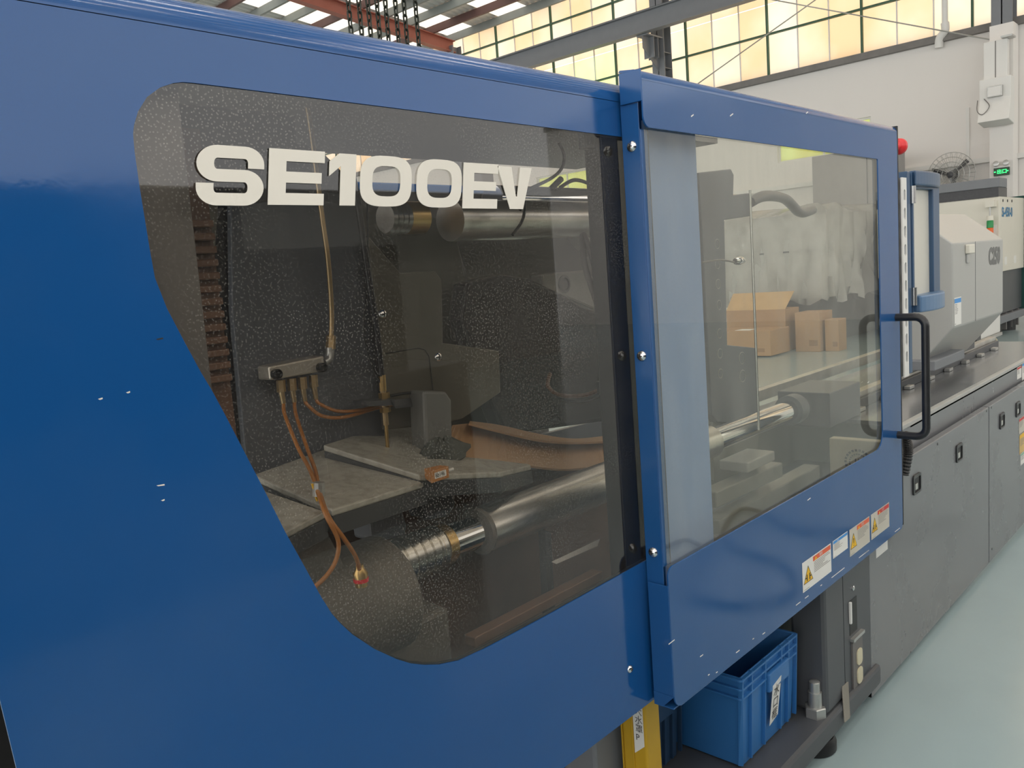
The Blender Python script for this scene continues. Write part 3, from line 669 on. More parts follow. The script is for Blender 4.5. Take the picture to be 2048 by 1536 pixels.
# --- sliding safety door
xl = PY(1283, 158, 0).x; xr = PY(1799, 600, 0).x; zt = PY(1284, 158, 0).z; zb = PY(1340, 1430, 0).z
zwt = PY(1500, 283, 0).z; zwb = PY(1561, 1010, 0).z; xwr = PY(1761, 600, 0).x
rc = .02
def arc2(cx, cz, r, a0, a1, n=6): return [(cx + r * math.cos(math.radians(a0 + (a1 - a0) * k / n)), cz + r * math.sin(math.radians(a0 + (a1 - a0) * k / n))) for k in range(n + 1)]
C = arc2(xl + .03, zb + .03, .03, 180, 270) + arc2(xr - .02, zb + .02, .02, 270, 360) + [(xr, zt), (xl, zt)] + arc2(xl + rc, zwt + rc, rc, 180, 270) + arc2(xwr - .004, zwt - .004, .004, 90, 0)
C += arc2(xwr - .05, zwb + .05, .05, 0, -90) + arc2(xl + rc, zwb - rc, rc, 90, 180)
door = MB().loops([C], 'xz', 0, .004).build('safety_door', BLUE2, MC, .0012)
roll('door_roll', BLUE2, door, xl, xr, 0, zt, .022, .05)
zc = PY(1248, 205, .03).z; zc2 = PY(1300, 1175, .03).z
for (z0, z1) in ((zc, zt + .02), (zb + .03, zc2)):
    MB().box(xl - .001, xl + .002, .001, .052, z0, z1).build('side_return', BLUE2, door, .001)
MB().loops([[(.001, zb + .03), (.052, zb + .03), (.052, zb), (.03, zb)]], 'yz', xl - .001, xl + .002).build('side_return', BLUE2, door)
MB().box(xl, xr, .004, .052, zb, zb + .003).build('bottom_return', BLUE2, door)
MB().box(xl + .004, xl + .006, .014, .056, zwb - .06, zwt + .05).build('side_channel', BLUE2, door, .001)
MB().box(xl + .004, xl + .030, .012, .014, zwb + .0, zwt - .001).build('channel_lip', BLUE2, door, .001)
MB().box(xl + .028, xl + .031, .012, .016, zwb, zwt).build('pane_gasket', BLACK, door)
for a, b in ((1263, 293), (1283, 712), (1306, 1105)):
    # heads on the channel face that looks along the machine
    d = _ray(a, b); t_ = (xl + .003 - CAM[0]) / d[0]; p = Vector(CAM + d * t_)
    cross_screw((xl + .004, max(.024, min(.045, p.y)), p.z), (-1, 0, 0), .0115, door)
MB().loops([arc2(xl + .012, zwb - .02, .001, 180, 270) + [(xr - .02, zwb - .02), (xr - .02, zwt + .02), (xl + .012, zwt + .02)]], 'xz', .009, .009).build('window_pane', CLEAR, door)
MB().box(xr, xr + .008, -.001, .04, zb + .01, zt + .022).build('edge_seal', BLACK, door, .002)
hz0, hz1 = PY(1795, 870, 0).z, PY(1795, 634, 0).z; hx = PY(1793, 700, 0).x; hy = -.088
path = [(hx, 0, hz1)] + [(hx, hy + .03 - .03 * math.sin(a), hz1 - .03 + .03 * math.cos(a)) for a in [math.radians(15 * k) for k in range(7)]]
path += [(hx, hy + .03 - .03 * math.cos(a), hz0 + .03 - .03 * math.sin(a)) for a in [math.radians(15 * k) for k in range(7)]] + [(hx, 0, hz0)]
MB().tube(path, .0125, 14).build('handle', BLACKP, door, smooth=60)
p = PY(1806, 296, .02)
MB().lathe((xr + .008, .016, p.z), (1, -.06, 0), [(0, .014), (.034, .014), (.038, .018), (.044, .025), (.054, .026), (.062, .02), (.064, 0)], 24).build('emergency_stop', ESTOP, door, smooth=40)
# chips along the door's lower edge
for k, (a, b, ln) in enumerate(((1337, 1288, 12), (1400, 1313, 6), (1472, 1305, 7), (1525, 1268, 5), (1592, 1210, 9), (1610, 1196, 7), (1663, 1155, 26), (1718, 1115, 18), (1730, 1106, 8), (1790, 1063, 10), (1416, 1350, 3), (1432, 1345, 3), (1641, 1171, 3), (1505, 1278, 3), (1382, 232, 5), (1460, 231, 6), (1612, 226, 4), (1735, 765, 3), (1615, 1000, 6))):
    p = PY(a, b, -.0003); q = PY(a + ln, b - ln * .78, -.0003)
    MB().slab([p, q, q + Vector((.001, 0, -.0022)), p + Vector((.001, 0, -.0022))], .0003, (0, 1, 0)).build('paint_chip', PAPER, door)
def sticker(name, pxq, band, y, parent, tri=True, mark='pinch', base=PAPER, title='警告', lab=None, tx0=.36):
    P = [PY(a, b, y) for a, b in pxq]
    x0 = (P[0].x + P[3].x) / 2; x1 = (P[1].x + P[2].x) / 2; z1 = (P[0].z + P[1].z) / 2; z0 = (P[2].z + P[3].z) / 2
    ms = [base, band, YELLOW, INK, pm('faint_print', (.30, .28, .26), .7)]; bm = bmesh.new()
    def poly(pts, yy, mi):
        f = bm.faces.new([bm.verts.new((x0 + u * (x1 - x0), yy, z0 + v * (z1 - z0))) for u, v in pts]); f.material_index = mi
    def rect(u0, u1, v0, v1, yy, mi): poly([(u0, v0), (u1, v0), (u1, v1), (u0, v1)], yy, mi)
    rect(0, 1, 0, 1, y, 0); rect(tx0 if tri else .03, .98, .80, .96, y - .0003, 1)
    if tri:
        poly([(.03, .24), (.35, .24), (.19, .80)], y - .0003, 3); poly([(.05, .265), (.33, .265), (.19, .75)], y - .0005, 2)
        if mark == 'pinch':
            rect(.13, .16, .30, .52, y - .0007, 3); rect(.22, .25, .30, .52, y - .0007, 3); rect(.09, .13, .39, .43, y - .0007, 3); rect(.25, .29, .39, .43, y - .0007, 3)
        else:
            poly([(.18, .40), (.20, .40), (.21, .60), (.17, .60)], y - .0007, 3); rect(.178, .202, .31, .35, y - .0007, 3)
        poly([(tx0 + .05, .82), (tx0 + .14, .82), (tx0 + .095, .93)], y - .0006, 2)
    v = .74; rn = random.Random(x0)
    while v > .36:
        rect((tx0 + .03) if tri else .08, (tx0 + .03 if tri else .08) + rn.uniform(.3, .58), v, v + .022, y - .0003, 4); v -= .055
    rect(.04, .22, .04, .06, y - .0003, 4)
    me = bpy.data.meshes.new(name); 
    bmesh.ops.recalc_face_normals(bm, faces=bm.faces[:])
    for f in bm.faces:
        if f.normal.y > 0: f.normal_flip()
    h = (z1 - z0) * .13
    t = text('tmp', title, h, (x0 + (tx0 + .22 if tri else .25) * (x1 - x0), y - .0006, z0 + .835 * (z1 - z0)), (1, 0, 0), (0, 0, 1), base, None)
    k0 = len(bm.faces); bm.from_mesh(t.data); bm.faces.ensure_lookup_table()
    for f in bm.faces[k0:]: f.material_index = 0
    bpy.data.objects.remove(t)
    bm.to_mesh(me); bm.free(); o = bpy.data.objects.new(name, me); COL.objects.link(o)
    for m in ms: me.materials.append(m)
    setparent(o, parent)
    if lab: o['label'] = lab
    return o
TAN = pm('sticker_tan', (.60, .56, .48), .45, 0, .02)
sticker('warning_sticker', [(1604, 1125.5), (1661.7, 1087.2), (1663, 1143.5), (1606, 1185.5)], ORANGE, -.0006, door, lab='cream warning sticker with orange band and pinch triangle')
sticker('notice_sticker', [(1665.2, 1082), (1695, 1063), (1695.7, 1096.5), (1666.3, 1117.5)], SBLUE, -.0006, door, tri=False, title='注意', lab='white notice sticker with blue band')
sticker('warning_sticker', [(1698.6, 1060), (1739, 1032), (1739.6, 1084), (1700, 1113.8)], ORANGE, -.0006, door, mark='excl', base=TAN, lab='tan warning sticker with exclamation triangle')
sticker('warning_sticker', [(1741.5, 1029.7), (1778, 1004.3), (1778.8, 1052.6), (1743, 1080.4)], RED, -.0006, door, base=TAN, title='危险', lab='tan danger sticker with red band')

# --- grey bed, cabinet panels, frame
YB = .035; bx0 = PY(1744, 1390, YB).x; ztop = PY(1900, 863, YB).z; xs1 = PY(1978, 900, YB).x
zcb = PY(1744, 1396, YB).z; xe = 5.9
for (a, b) in ((bx0, xs1 - .006), (xs1 + .006, xe)):
    pn = MB().box(a, b, YB, YB + .03, zcb if a == bx0 else zcb, ztop).build('cabinet_panel', GREY, MC, .003)
    lat = ((1832, 967), (1917, 905)) if a == bx0 else ((2003, 841), (2035, 818))
    for (u, v) in lat:
        c = PY(u, v, YB)
        hw, hh = .042, .036
        MB().loops([rrect(c.x - hw, c.x + hw, c.z - hh, c.z + hh, .012), rrect(c.x - hw + .012, c.x + hw - .008, c.z - hh + .008, c.z + hh - .012, .006)], 'xz', YB - .006, YB + .001).build('latch_bezel', BLACKP, pn, .001)
        MB().box(c.x - hw + .012, c.x + hw - .008, YB - .002, YB - .001, c.z - hh + .008, c.z + hh - .012).build('latch_recess', BLACK, pn)
        MB().box(c.x - .02, c.x + .006, YB - .005, YB - .002, c.z - .02, c.z + .002)  .build('latch_paddle', OILED, pn, .001)
    for (u, v) in (((1875, 888), (1973, 822), (1751, 1374)) if a == bx0 else ((1983, 815), (1984, 1098))):
        c = PY(u, v, YB); MB().cyl((c.x, YB - .0008, c.z), (c.x, YB + .002, c.z), .005, 12).build('panel_hole', BLACK, pn)
MB().box(bx0, bx0 + .003, YB + .002, YB + .10, zcb, ztop).build('panel_return', INDARK, MC)
MB().box(xs1 - .005, xs1 + .005, YB + .012, YB + .02, zcb, ztop).build('panel_gap', BLACK, MC)
MB().box(PY(1752, 1100, YB).x, PY(1775, 1090, YB).x, YB - .0006, YB, PY(1763, 1108, YB).z, PY(1763, 1082, YB).z).build('paper_label', PAPER, MC)
# labels at the far end of the cabinet
for pxq, bnd, bs in (([(2038, 838), (2052, 828), (2052, 860), (2038, 868)], RED, TAN), ([(2039, 870), (2056, 858), (2056, 896), (2039, 908)], YELLOW, pm('label_amber', (.72, .50, .18), .5)), ([(2041, 908), (2056, 896), (2056, 918), (2041, 932)], pm('label_green', (.25, .5, .35), .5), PAPER)):
    sticker('cabinet_sticker', pxq, bnd, YB - .0008, MC, tri=False, base=bs, title='')
# apron above the cabinet
YA = .075; za0 = ztop - .03; za1 = PY(1840, 834, YA).z; xa0 = PY(1815, 850, YA).x
MB().box(2.95, xe, YA, YA + .02, za0, za1).build('bed_apron', GREY, MC, .003)
MB().box(2.95, xe, YA - .004, YA + .02, za1 - .012, za1 + .004).build('apron_lip', C250G, MC, .002)
MB().box(3.15, xe, YA, .75, za1 - .02, za1 - .004).build('bed_top', BEDTOP, MC)
sticker('bed_sticker', [(2034, 736), (2043, 730), (2043, 754), (2034, 760)], RED, YA - .001, MC, tri=False, title='')
sticker('bed_sticker', [(2044, 726), (2056, 720), (2056, 755), (2044, 760)], SBLUE, YA - .001, MC, tri=False, title='')
# linear rail
ry = .34
def railz(px, py): return PY(px, py, ry).z
MB().box(3.2, 5.6, ry, ry + .07, za1 - .004, za1 + .035).build('rail_base', DGREY, MC, .002)
MB().box(3.2, 5.6, ry + .015, ry + .055, za1 + .035, za1 + .06).build('linear_rail', OILED, MC, .002)
MB().box(3.2, 5.5, ry + .45, ry + .49, za1, za1 + .05).build('linear_rail', OILED, MC, .002)
for i in range(9): MB().box(3.0 + i * .3, 3.06 + i * .3, ry - .03, ry - .002, za1 - .003, za1 + .012).build('rail_clamp', GALV, MC, .002)
MB().box(5.52, 5.62, ry + .1, ry + .2, za1, za1 + .1).build('end_stop', BLACKP, MC, .002)
bp = PY(1915, 735, ry); 
MB().box(bp.x - .30, bp.x + .25, ry - .02, ry + .12, za1 + .06, za1 + .14).build('carriage', DGREY, MC, .004)
for q in (-.18, -.05, .1, .2): MB().cyl((bp.x + q, ry + .03, za1 + .14), (bp.x + q, ry + .03, za1 + .16), .012, 10).build('bolt', BLACK, MC)
MB().box(2.95, 3.25, ry - .05, ry + .15, za1 + .0, za1 + .13).build('carriage', DGREY, MC, .004)
# injection unit cover C250
YI = .12
q = [PY(1906, 487, YI), PY(2006, 478, YI), PY(2006, 625, YI), PY(1906, 655, YI)]
ix0 = (q[0].x + q[3].x) / 2; ix1 = (q[1].x + q[2].x) / 2; iz1 = (q[0].z + q[1].z) / 2; iz0 = (q[2].z + q[3].z) / 2
iy = YI + .45
cov = MB().hexa([(ix0, YI, iz0), (ix0, YI, iz1), (ix0, YI + .17, iz1 + .14), (ix0, YI + .185, iz1 + .14), (ix0, YI + .185, iz0 - .2), (ix0, YI + .17, iz0 - .2)],
                [(ix1, YI, iz0), (ix1, YI, iz1), (ix1, YI + .17, iz1 + .14), (ix1, YI + .185, iz1 + .14), (ix1, YI + .185, iz0 - .2), (ix1, YI + .17, iz0 - .2)]).build('injection_cover', C250G, MC, .006)
zc0 = PY(1990, 527, YI).z; text('lettering', 'C250', .105, (PY(1977, 525, YI).x, YI - .001, PY(1977, 528, YI).z), (1, 0, 0), (0, 0, 1), INKG, cov, bold=.006, xs=.9, shear=.1)
MB().box((ix0 + ix1) / 2 - .08, (ix0 + ix1) / 2 - .076, YI - .001, YI, iz0, iz1).build('cover_seam', INKG, cov)
c = PY(1934, 503, YI); MB().box(c.x - .03, c.x + .05, YI - .02, YI, c.z - .01, c.z + .03).build('latch', IVORY, cov, .004)
MB().box(c.x - .02, c.x + .02, YI - .008, YI, c.z - .05, c.z - .01).build('latch_plate', GALV, cov, .002)
sticker('cover_sticker', [(1908.5, 596), (1922.5, 593), (1922.5, 647), (1909, 652)], SBLUE, YI - .001, cov, tri=False, title='')
MB().box(ix0 - .05, ix0 + .4, YI + .06, YI + .17, za1 + .14, iz0 - .18).build('injection_saddle', STEELC, MC, .004)
# purge guard
gy = .085; gx0, gx1 = PY(1826, 500, gy).x, PY(1880, 500, gy).x; gz1 = PY(1830, 344, gy).z; gz0 = PY(1826, 626, gy).z
hx0, hx1 = PY(1829, 500, gy).x, PY(1867, 500, gy).x; hz0_, hz1_ = PY(1845, 600, gy).z, PY(1845, 378, gy).z
g = MB().loops([[(gx0, gz0), (gx1, gz0), (gx1, gz1), (gx0, gz1)], [(hx0, hz0_), (hx1, hz0_), (hx1, hz1_), (hx0, hz1_)]], 'xz', gy, gy + .03).build('purge_guard', GBLUE, MC, .004)
MB().box(hx0 - .005, hx1 + .01, gy + .016, gy + .02, hz0_ - .01, hz1_ + .01).build('guard_pane', GUARDP, g)
def bow(d): return [(gx0 + .01, gy)] + [(gx0 + (gx1 + .01 - gx0) * t_, gy - d * math.sin(math.pi * (.12 + .88 * t_)) ** .7 if t_ < 1 else gy) for t_ in [k / 12 for k in range(13)]] + [(gx1, gy + .02), (gx0 + .01, gy + .02)]
MB().loops([bow(.05)], 'xy', gz0, gz0 + .062).build('guard_bumper', pm('guard_bumper_blue', (.11, .20, .34), .3), g, .006)
MB().loops([bow(.022)], 'xy', gz1 - .05, gz1 + .004).build('guard_visor', GBLUE, g, .006)
for r0, r1 in ((407, 372), (612, 576)):
    z0_, z1_ = PY(1821, r0, gy).z, PY(1821, r1, gy).z; MB().cyl((gx0 - .008, gy - .004, z0_), (gx0 - .008, gy - .004, z1_), .011, 12).build('hinge', SILVER, g, smooth=50)
MB().box(gx0 - .055, gx0 - .02, gy, gy + .04, gz0 - .22, gz1 + .0).build('guard_post', GBLUE, MC, .003)
sp0, sp1 = PY(1806, 500, .05).x, PY(1815, 500, .05).x
sz0, sz1 = PY(1810, 755, .05).z, PY(1808, 355, .05).z
slots = []; z_ = sz0 + .05
while z_ < sz1 - .06:
    slots.append(rrect(sp0 + (sp1 - sp0) * .35, sp0 + (sp1 - sp0) * .75, z_, z_ + .04, .008, 3)); z_ += .062
sp = MB().loops([[(sp0, sz0), (sp1, sz0), (sp1, sz1), (sp0, sz1)]] + slots, 'xz', .05, .055).build('slotted_plate', WHITEP, MC)
MB().box(sp0, sp1, .065, .068, sz0, sz1).build('slotted_backing', DGREY, MC)
# fixed platen / column behind the door edge, hose
cc = PY(1822, 780, .06); 
mb = MB(); hp = spline([PY(1806, 866, .03), PY(1814, 885, .02), PY(1816, 908, .02), PY(1808, 950, .03)], 14)
mb.tube(hp, [.014 + .003 * (i % 2) for i in range(len(hp))], 12); mb.build('corrugated_hose', BLACK, MC)
# --- base frame under the door
zbs = .13
MB().box(.2, bx0 + .05, .02, .8, .06, zbs).build('base_beam', DGREY, MC, .012)
MB().box(PY(1650, 1250, .032).x, PY(1690, 1250, .032).x, .032, .14, zbs, .78).build('frame_post', DGREY, MC, .012)
YU = .036; ox0, ox1 = PY(1688, 1250, YU).x, PY(1742, 1250, YU).x + .02
up = MB().box(ox0, ox1, YU, YU + .02, zbs, .78).build('utility_panel', DGREY, MC)
c = PY(1714, 1325, YU)
MB().loops([rrect(c.x - .045, c.x + .035, c.z - .085, c.z + .085, .008)], 'xz', YU - .006, YU).build('outlet_plate', INPOST, up, .001)
for dz in (.022, -.04): MB().loops([rrect(c.x - .018, c.x + .022, c.z + dz - .026, c.z + dz + .026, .014)], 'xz', YU - .01, YU - .006).build('outlet', OUTLET, up, .001)
MB().box(c.x - .05, c.x + .04, YU - .012, YU, c.z + .088, c.z + .098).build('outlet_hood', GALV, up)
c = PY(1706, 1228, YU); MB().box(c.x - .03, c.x + .03, YU - .001, YU + .002, c.z - .06, c.z + .05).build('switch_recess', BLACK, up)
MB().box(c.x - .035, c.x - .025, YU - .008, YU, c.z - .02, c.z + .05).build('switch_lever', WHITEP, up, .002)
for dz in (.085, -.09): MB().lathe((c.x, YU, c.z + dz), (0, -1, 0), [(0, .008), (.004, .008), (.006, .004)], 12).build('screw', CHROME, up)
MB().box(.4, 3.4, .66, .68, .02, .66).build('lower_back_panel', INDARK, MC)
MB().box(PY(1190, 1510, .22).x, PY(1258, 1510, .22).x, .22, .32, zbs, .62).build('frame_post', STEELC, MC, .008)
ft = PZ(1660, 1525, 0)
MB().lathe((ft.x + .05, ft.y + .07, 0), (0, 0, 1), [(0, .062), (.005, .066), (.03, .066), (.045, .058), (.05, .03), (.06, .02)], 28).build('leveling_foot', BLACK, MC, smooth=40)
p = PZ(1631, 1430, zbs); 
b_ = MB().lathe((p.x, p.y, zbs), (0, 0, 1), [(0, .032), (.028, .032), (.03, .028)], 6).build('anchor_nut', GALV, MC)
MB().lathe((p.x, p.y, zbs + .03), (0, 0, 1), [(0, .02), (.045, .02), (.045, .016), (.075, .016), (.078, .012)], 14).build('anchor_bolt', GALV, MC, smooth=40)

# ---------------------------------------------------------------- inside the clamp unit
def P3(l): return [PY(a, b, y) for a, b, y in l]
# inner upright at the left of the smoked window
pxplate('inner_upright', [(250, 150), (357, 150), (357, 200), (425, 790), (440, 905), (300, 905)], .10, .012, INPOST, MC)
# ribbed cable chain behind it
cc = thing
ch0, ch1 = PY(388, 400, .30), PY(420, 640, .30)
mb = MB(); z_ = ch0.z
chain = MB().box(ch0.x - .03, ch0.x + .028, .31, .34, 1.15, 1.75).build('cable_chain', OILBROWN, MC)
z_ = 1.36
while z_ < 1.62:
    MB().box(ch0.x - .03, ch0.x + .026, .296, .312, z_, z_ + .011).build('chain_link', pm('chain_brown', (.20, .11, .07), .5), chain, .002); z_ += .020
# dark housing and blue-grey side plate
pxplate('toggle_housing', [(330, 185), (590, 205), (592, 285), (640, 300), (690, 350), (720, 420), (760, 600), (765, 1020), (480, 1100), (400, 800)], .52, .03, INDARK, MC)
sp = pxplate('side_plate', [(462, 410), (625, 395), (628, 380), (712, 392), (735, 520), (768, 700), (770, 940), (640, 1010), (500, 1010), (486, 850), (465, 620)], .50, .016, INNER, MC, .002)
pxplate('cable_clamp', [(420, 470), (446, 415), (452, 560), (438, 640), (424, 560)], .42, .03, INDARK, MC)
pxplate('guide_strip', [(418, 410), (436, 405), (432, 470), (425, 560), (418, 540)], .40, .01, INOLIVE, MC)
# grease manifold
ym = .455
mq = [PY(538, 733, ym), PY(648, 711, ym), PY(652, 742, ym), PY(541, 761, ym)]
mf = MB().hexa([mq[0], mq[1], mq[2], mq[3]], [v + Vector((0, .045, 0)) for v in mq]).build('grease_manifold', pm('manifold_steel', (.52, .48, .42), .35, .6, .08), MC, .004)
for a, b in ((550, 748), (640, 735)):
    c = PY(a, b, ym); MB().lathe((c.x, c.y, c.z), (0, -1, 0), [(-.002, .0095), (.012, .0095), (.014, .0075), (.010, .0045)], 16).build('bolt', BLACK, mf, smooth=40)
e = PY(652, 722, ym + .01)
MB().tube(spline([PY(648, 724, ym + .015), PY(657, 718, ym + .015), PY(660, 708, ym + .015), PY(660, 695, ym + .015)], 5), .0085, 12).build('elbow_fitting', GALV, mf, smooth=50)
MB().lathe(PY(661, 698, ym + .015), PY(662, 676, ym + .015) - PY(661, 698, ym + .015), [(0, .0095), (.026, .0095), (.028, .007)], 6).build('compression_nut', COPPER, mf)
MB().tube(spline([PY(662, 680, ym + .012), PY(663, 620, ym + .01), PY(656, 520, ym), PY(645, 440, ym), PY(632, 340, ym), PY(622, 262, ym), PY(612, 200, ym)], 7), .0052, 10).build('copper_pipe', COPPER, MC, smooth=60)
fx = [(561, 762), (583, 759), (604, 756), (626, 752)]
ends = []
for (a, b) in fx:
    top = PY(a, b - 2, ym + .02); lo = PY(a + 2, b + 22, ym + .02); l2 = PY(a + 6, b + 46, ym + .02)
    d = lo - top
    MB().lathe(top, d, [(0, .0085), (d.length, .0085)], 6).build('fitting', COPPER, mf)
    MB().cyl(lo, l2, .0058, 12, .0046).build('hose_tail', COPPER, mf, smooth=50)
    ends.append(l2)
def hose(pts, r=.0036, m=HOSE, name='grease_hose'):
    return MB().tube(spline(pts, 8), r, 8).build(name, m, MC, smooth=70)
hose([ends[0], PY(570, 830, .45), PY(596, 895, .38), PY(620, 940, .28), PY(636, 985, .19), PY(652, 1030, .13), PY(676, 1080, .12), PY(672, 1120, .12), PY(650, 1155, .12), PY(615, 1185, .12)])
hose([ends[1], PY(592, 830, .45), PY(612, 890, .38), PY(630, 940, .28), PY(641, 990, .19), PY(658, 1035, .13), PY(690, 1080, .12), PY(712, 1115, .13), PY(720, 1145, .145)])
hose([ends[2], PY(617, 812, .47), PY(645, 832, .46), PY(690, 834, .45), PY(760, 815, .46), PY(820, 806, .48), PY(842, 830, .49)])
hose([ends[3], PY(640, 808, .47), PY(675, 822, .46), PY(720, 820, .45), PY(770, 808, .46), PY(815, 800, .48), PY(838, 812, .49)])
c = PY(636, 977, .20); MB().lathe(c + Vector((0, 0, -.012)), (0.1, 0, 1), [(0, .010), (.022, .010)], 10).build('hose_clip', GALV, MC)
c = PY(624, 968, .20); MB().slab([c, c + Vector((.006, 0, 0)), c + Vector((.012, 0, -.03)), c + Vector((.006, 0, -.03))], .003, (0, 1, 0)).build('yellow_tag', YELLOW, MC)
c = PY(722, 1158, .145); MB().lathe(c + Vector((0, 0, -.012)), (0, 0, 1), [(0, .010), (.022, .012), (.03, .007), (.036, .006)], 12).build('grease_nipple', BRASS, MC, smooth=40)
MB().lathe(c + Vector((0, 0, -.004)), (0, 0, 1), [(0, .0122), (.006, .0124)], 12).build('red_ring', ESTOP, MC)
# black actuator cable with brass adjuster
yv = .42
MB().tube(spline([PY(705, 350, yv), PY(718, 420, yv), PY(738, 560, yv), (PY(752, 650, yv)), PY(763, 752, yv)], 6), .0068, 10).build('actuator_cable', BLACKP, MC, smooth=60)
hose([PY(735, 400, yv + .02), PY(735, 560, yv + .01), PY(728, 650, yv), PY(738, 710, yv), PY(760, 765, yv)], .0018, BLACK, 'thin_cable')
def vnut(a, b, a2, b2, r, m, seg=6, nm='brass_nut', y=yv): 
    p0, p1 = PY(a, b, y), PY(a2, b2, y); return MB().lathe(p0, p1 - p0, [(0, r), ((p1 - p0).length, r)], seg).build(nm, m, MC)
vnut(764, 750, 766, 782, .0075, BRASS, 12, 'brass_sleeve'); vnut(768, 785, 769, 796, .0115, BRASS); vnut(770, 814, 771, 824, .0115, BRASS)
vnut(766, 780, 772, 850, .0062, COPPER, 12, 'threaded_rod'); vnut(772, 850, 776, 905, .004, BRASS, 10, 'adjuster_rod')
pxplate('cable_bracket', [(734, 803), (790, 798), (792, 811), (736, 813)], .40, .05, DGREY, MC, .002)
MB().slab(P3([(780, 800, .40), (835, 794, .44), (845, 806, .44), (790, 812, .40)]), .006).build('bracket_arm', DGREY, MC, .001)
hose([PY(780, 792, .42), PY(820, 786, .43), PY(850, 795, .43), PY(858, 830, .42), PY(850, 862, .40), PY(858, 872, .40)], .003, BLACK, 'thin_cable')
hose([PY(832, 798, .43), PY(842, 806, .43), PY(844, 840, .43), PY(848, 860, .42)], .006, DGREY, 'guide_rod')
# greenish cover plates with screws
pl = pxplate('gear_cover', [(735, 470), (800, 545), (870, 542), (884, 560), (886, 686), (998, 702), (1001, 785), (925, 838), (870, 850), (770, 860), (762, 700)], .47, .012, INOLIVE, MC, .002)
for a, b in ((765, 628), (876, 714)): cross_screw(PY(a, b, .468), (0, -1, 0), .011, pl)
seam = [(772, 707), (800, 702), (838, 696), (850, 700), (858, 712), (862, 745), (866, 780)]
MB().tube([PY(a, b, .468) for a, b in seam], .0009, 5).build('cover_seam', BLACK, pl)
cb_ = MB().hexa([PY(a, b, .385) for a, b in [(848, 782), (893, 783), (904, 800), (906, 905), (912, 968), (862, 985), (852, 880)]], [PY(a, b, .385) + Vector((0, .05, 0)) for a, b in [(848, 782), (893, 783), (904, 800), (906, 905), (912, 968), (862, 985), (852, 880)]]).build('bent_bracket', pm('bracket_grey', (.20, .205, .195), .4), MC, .006)
# sloped drip plates
for nm, q in (('drip_plate', [(646, 890, .44), (793, 843, .62), (1062, 930, .34), (1000, 944, .24), (839, 950, .22)]), ('drip_plate', [(505, 950, .46), (652, 897, .50), (850, 962, .22), (664, 1019, .16)]), ('drip_plate', [(470, 965, .42), (520, 978, .34), (650, 1022, .17), (560, 1068, .15), (480, 1060, .22)])):
    MB().slab(P3(q), .012).build(nm, TRAY, MC, .003)
    MB().slab([p + Vector((0, -.002, -.012)) for p in P3(q)], .03).build('plate_edge', pm('plate_edge', (.06, .065, .07), .5), MC)
# lower tie bar with nut, thread, collar, sleeve
ty = .27; A0 = PY(880, 1082, ty); A1 = PY(1240, 960, ty); tz = (A0.z + A1.z) / 2
def tb(a, b, r, nm, m, seg=32, y=ty, z=None):
    z = tz if z is None else z
    return MB().cyl((a, y, z), (b, y, z), r, seg).build(nm, m, MC, smooth=40)
xn0, xn1 = .45, PY(840, 1130, ty - .10).x
def tx(px): return PY(px, 1060, ty).x
MB().lathe((xn0, ty, tz - .045), (1, 0, 0), [(0, .10), (.01, .105), (xn1 - xn0 - .006, .105), (xn1 - xn0, .099)], 40).build('tie_bar_nut', INCAST, MC, smooth=40)
n_ = 7; th = []
for i in range(n_ * 2 + 1): th.append((i * (tx(868) - xn1 + .02) / (n_ * 2), .044 if i % 2 else .038))
MB().lathe((xn1 - .01, ty, tz), (1, 0, 0), th, 32).build('tie_bar_thread', OILED, MC, smooth=30)
tb(tx(862), tx(890), .040, 'brass_collar', BRASS); tb(tx(888), tx(962), .034, 'tie_bar', CHROME); tb(tx(955), 2.05, .047, 'tie_bar_sleeve', OILED)
tb(2.04, PY(1580, 800, ty).x, .034, 'tie_bar', CHROME); tb(PY(1576, 800, ty).x, PY(1590, 800, ty).x, .05, 'tie_bar_bushing', INNER)
MB().lathe((tx(961), ty, tz), (-1, 0, 0), [(0, .048), (.006, .050), (.010, .046)], 32).build('sleeve_ring', INCAST, MC, smooth=40)
# cast housing at the lower left and oily pan
pxplate('cast_housing', [(560, 1060), (600, 1056), (660, 1070), (700, 1150), (760, 1330), (690, 1330), (600, 1200)], .22, .05, INCAST, MC, .006)
MB().box(tx(600), tx(850), .22, .40, .62, tz - .1).build('nut_housing', INCAST, MC, .01)
pxplate('oil_pan_back', [(640, 1010), (960, 960), (1290, 900), (1300, 1180), (1000, 1420), (640, 1420)], .45, .01, OILBROWN, MC)
MB().box(.7, 1.75, .075, .45, .60, .63).build('oil_pan', OILBROWN, MC)
for i, (a, b, c_, d_) in enumerate(((950, 1276, 1205, 1142), (1000, 1300, 1250, 1160))):
    MB().slab([PY(a, b, .20 - .05 * i), PY(c_, d_, .20 - .05 * i), PY(c_, d_, .20 - .05 * i) + Vector((0, .03, 0)), PY(a, b, .20 - .05 * i) + Vector((0, .03, 0))], .02).build('pan_rail', pm('rail_brown', (.26, .15, .095), .35, .3), MC, .002)
pxplate('pan_divider', [(1090, 1060), (1102, 1065), (1112, 1250), (1100, 1260)], .24, .02, INDARK, MC)
q = [PY(1103, 1124, .235), PY(1200, 1078, .235), PY(1195, 1092, .235), PY(1113, 1128, .235)]
MB().slab(q, .001, (0, 1, 0)).build('paper_strip', PAPER, MC)
# hanging blocks below the plates
for q in ([(735, 1000), (795, 985), (815, 1050), (810, 1075), (745, 1085)], [(845, 975), (905, 968), (912, 1010), (895, 1035), (855, 1040)]):
    pxplate('hanging_block', q, .33, .06, INNER, MC, .006)
pxplate('slotted_block', [(770, 970), (806, 962), (826, 1010), (800, 1016)], .30, .02, INPOST, MC, .003)
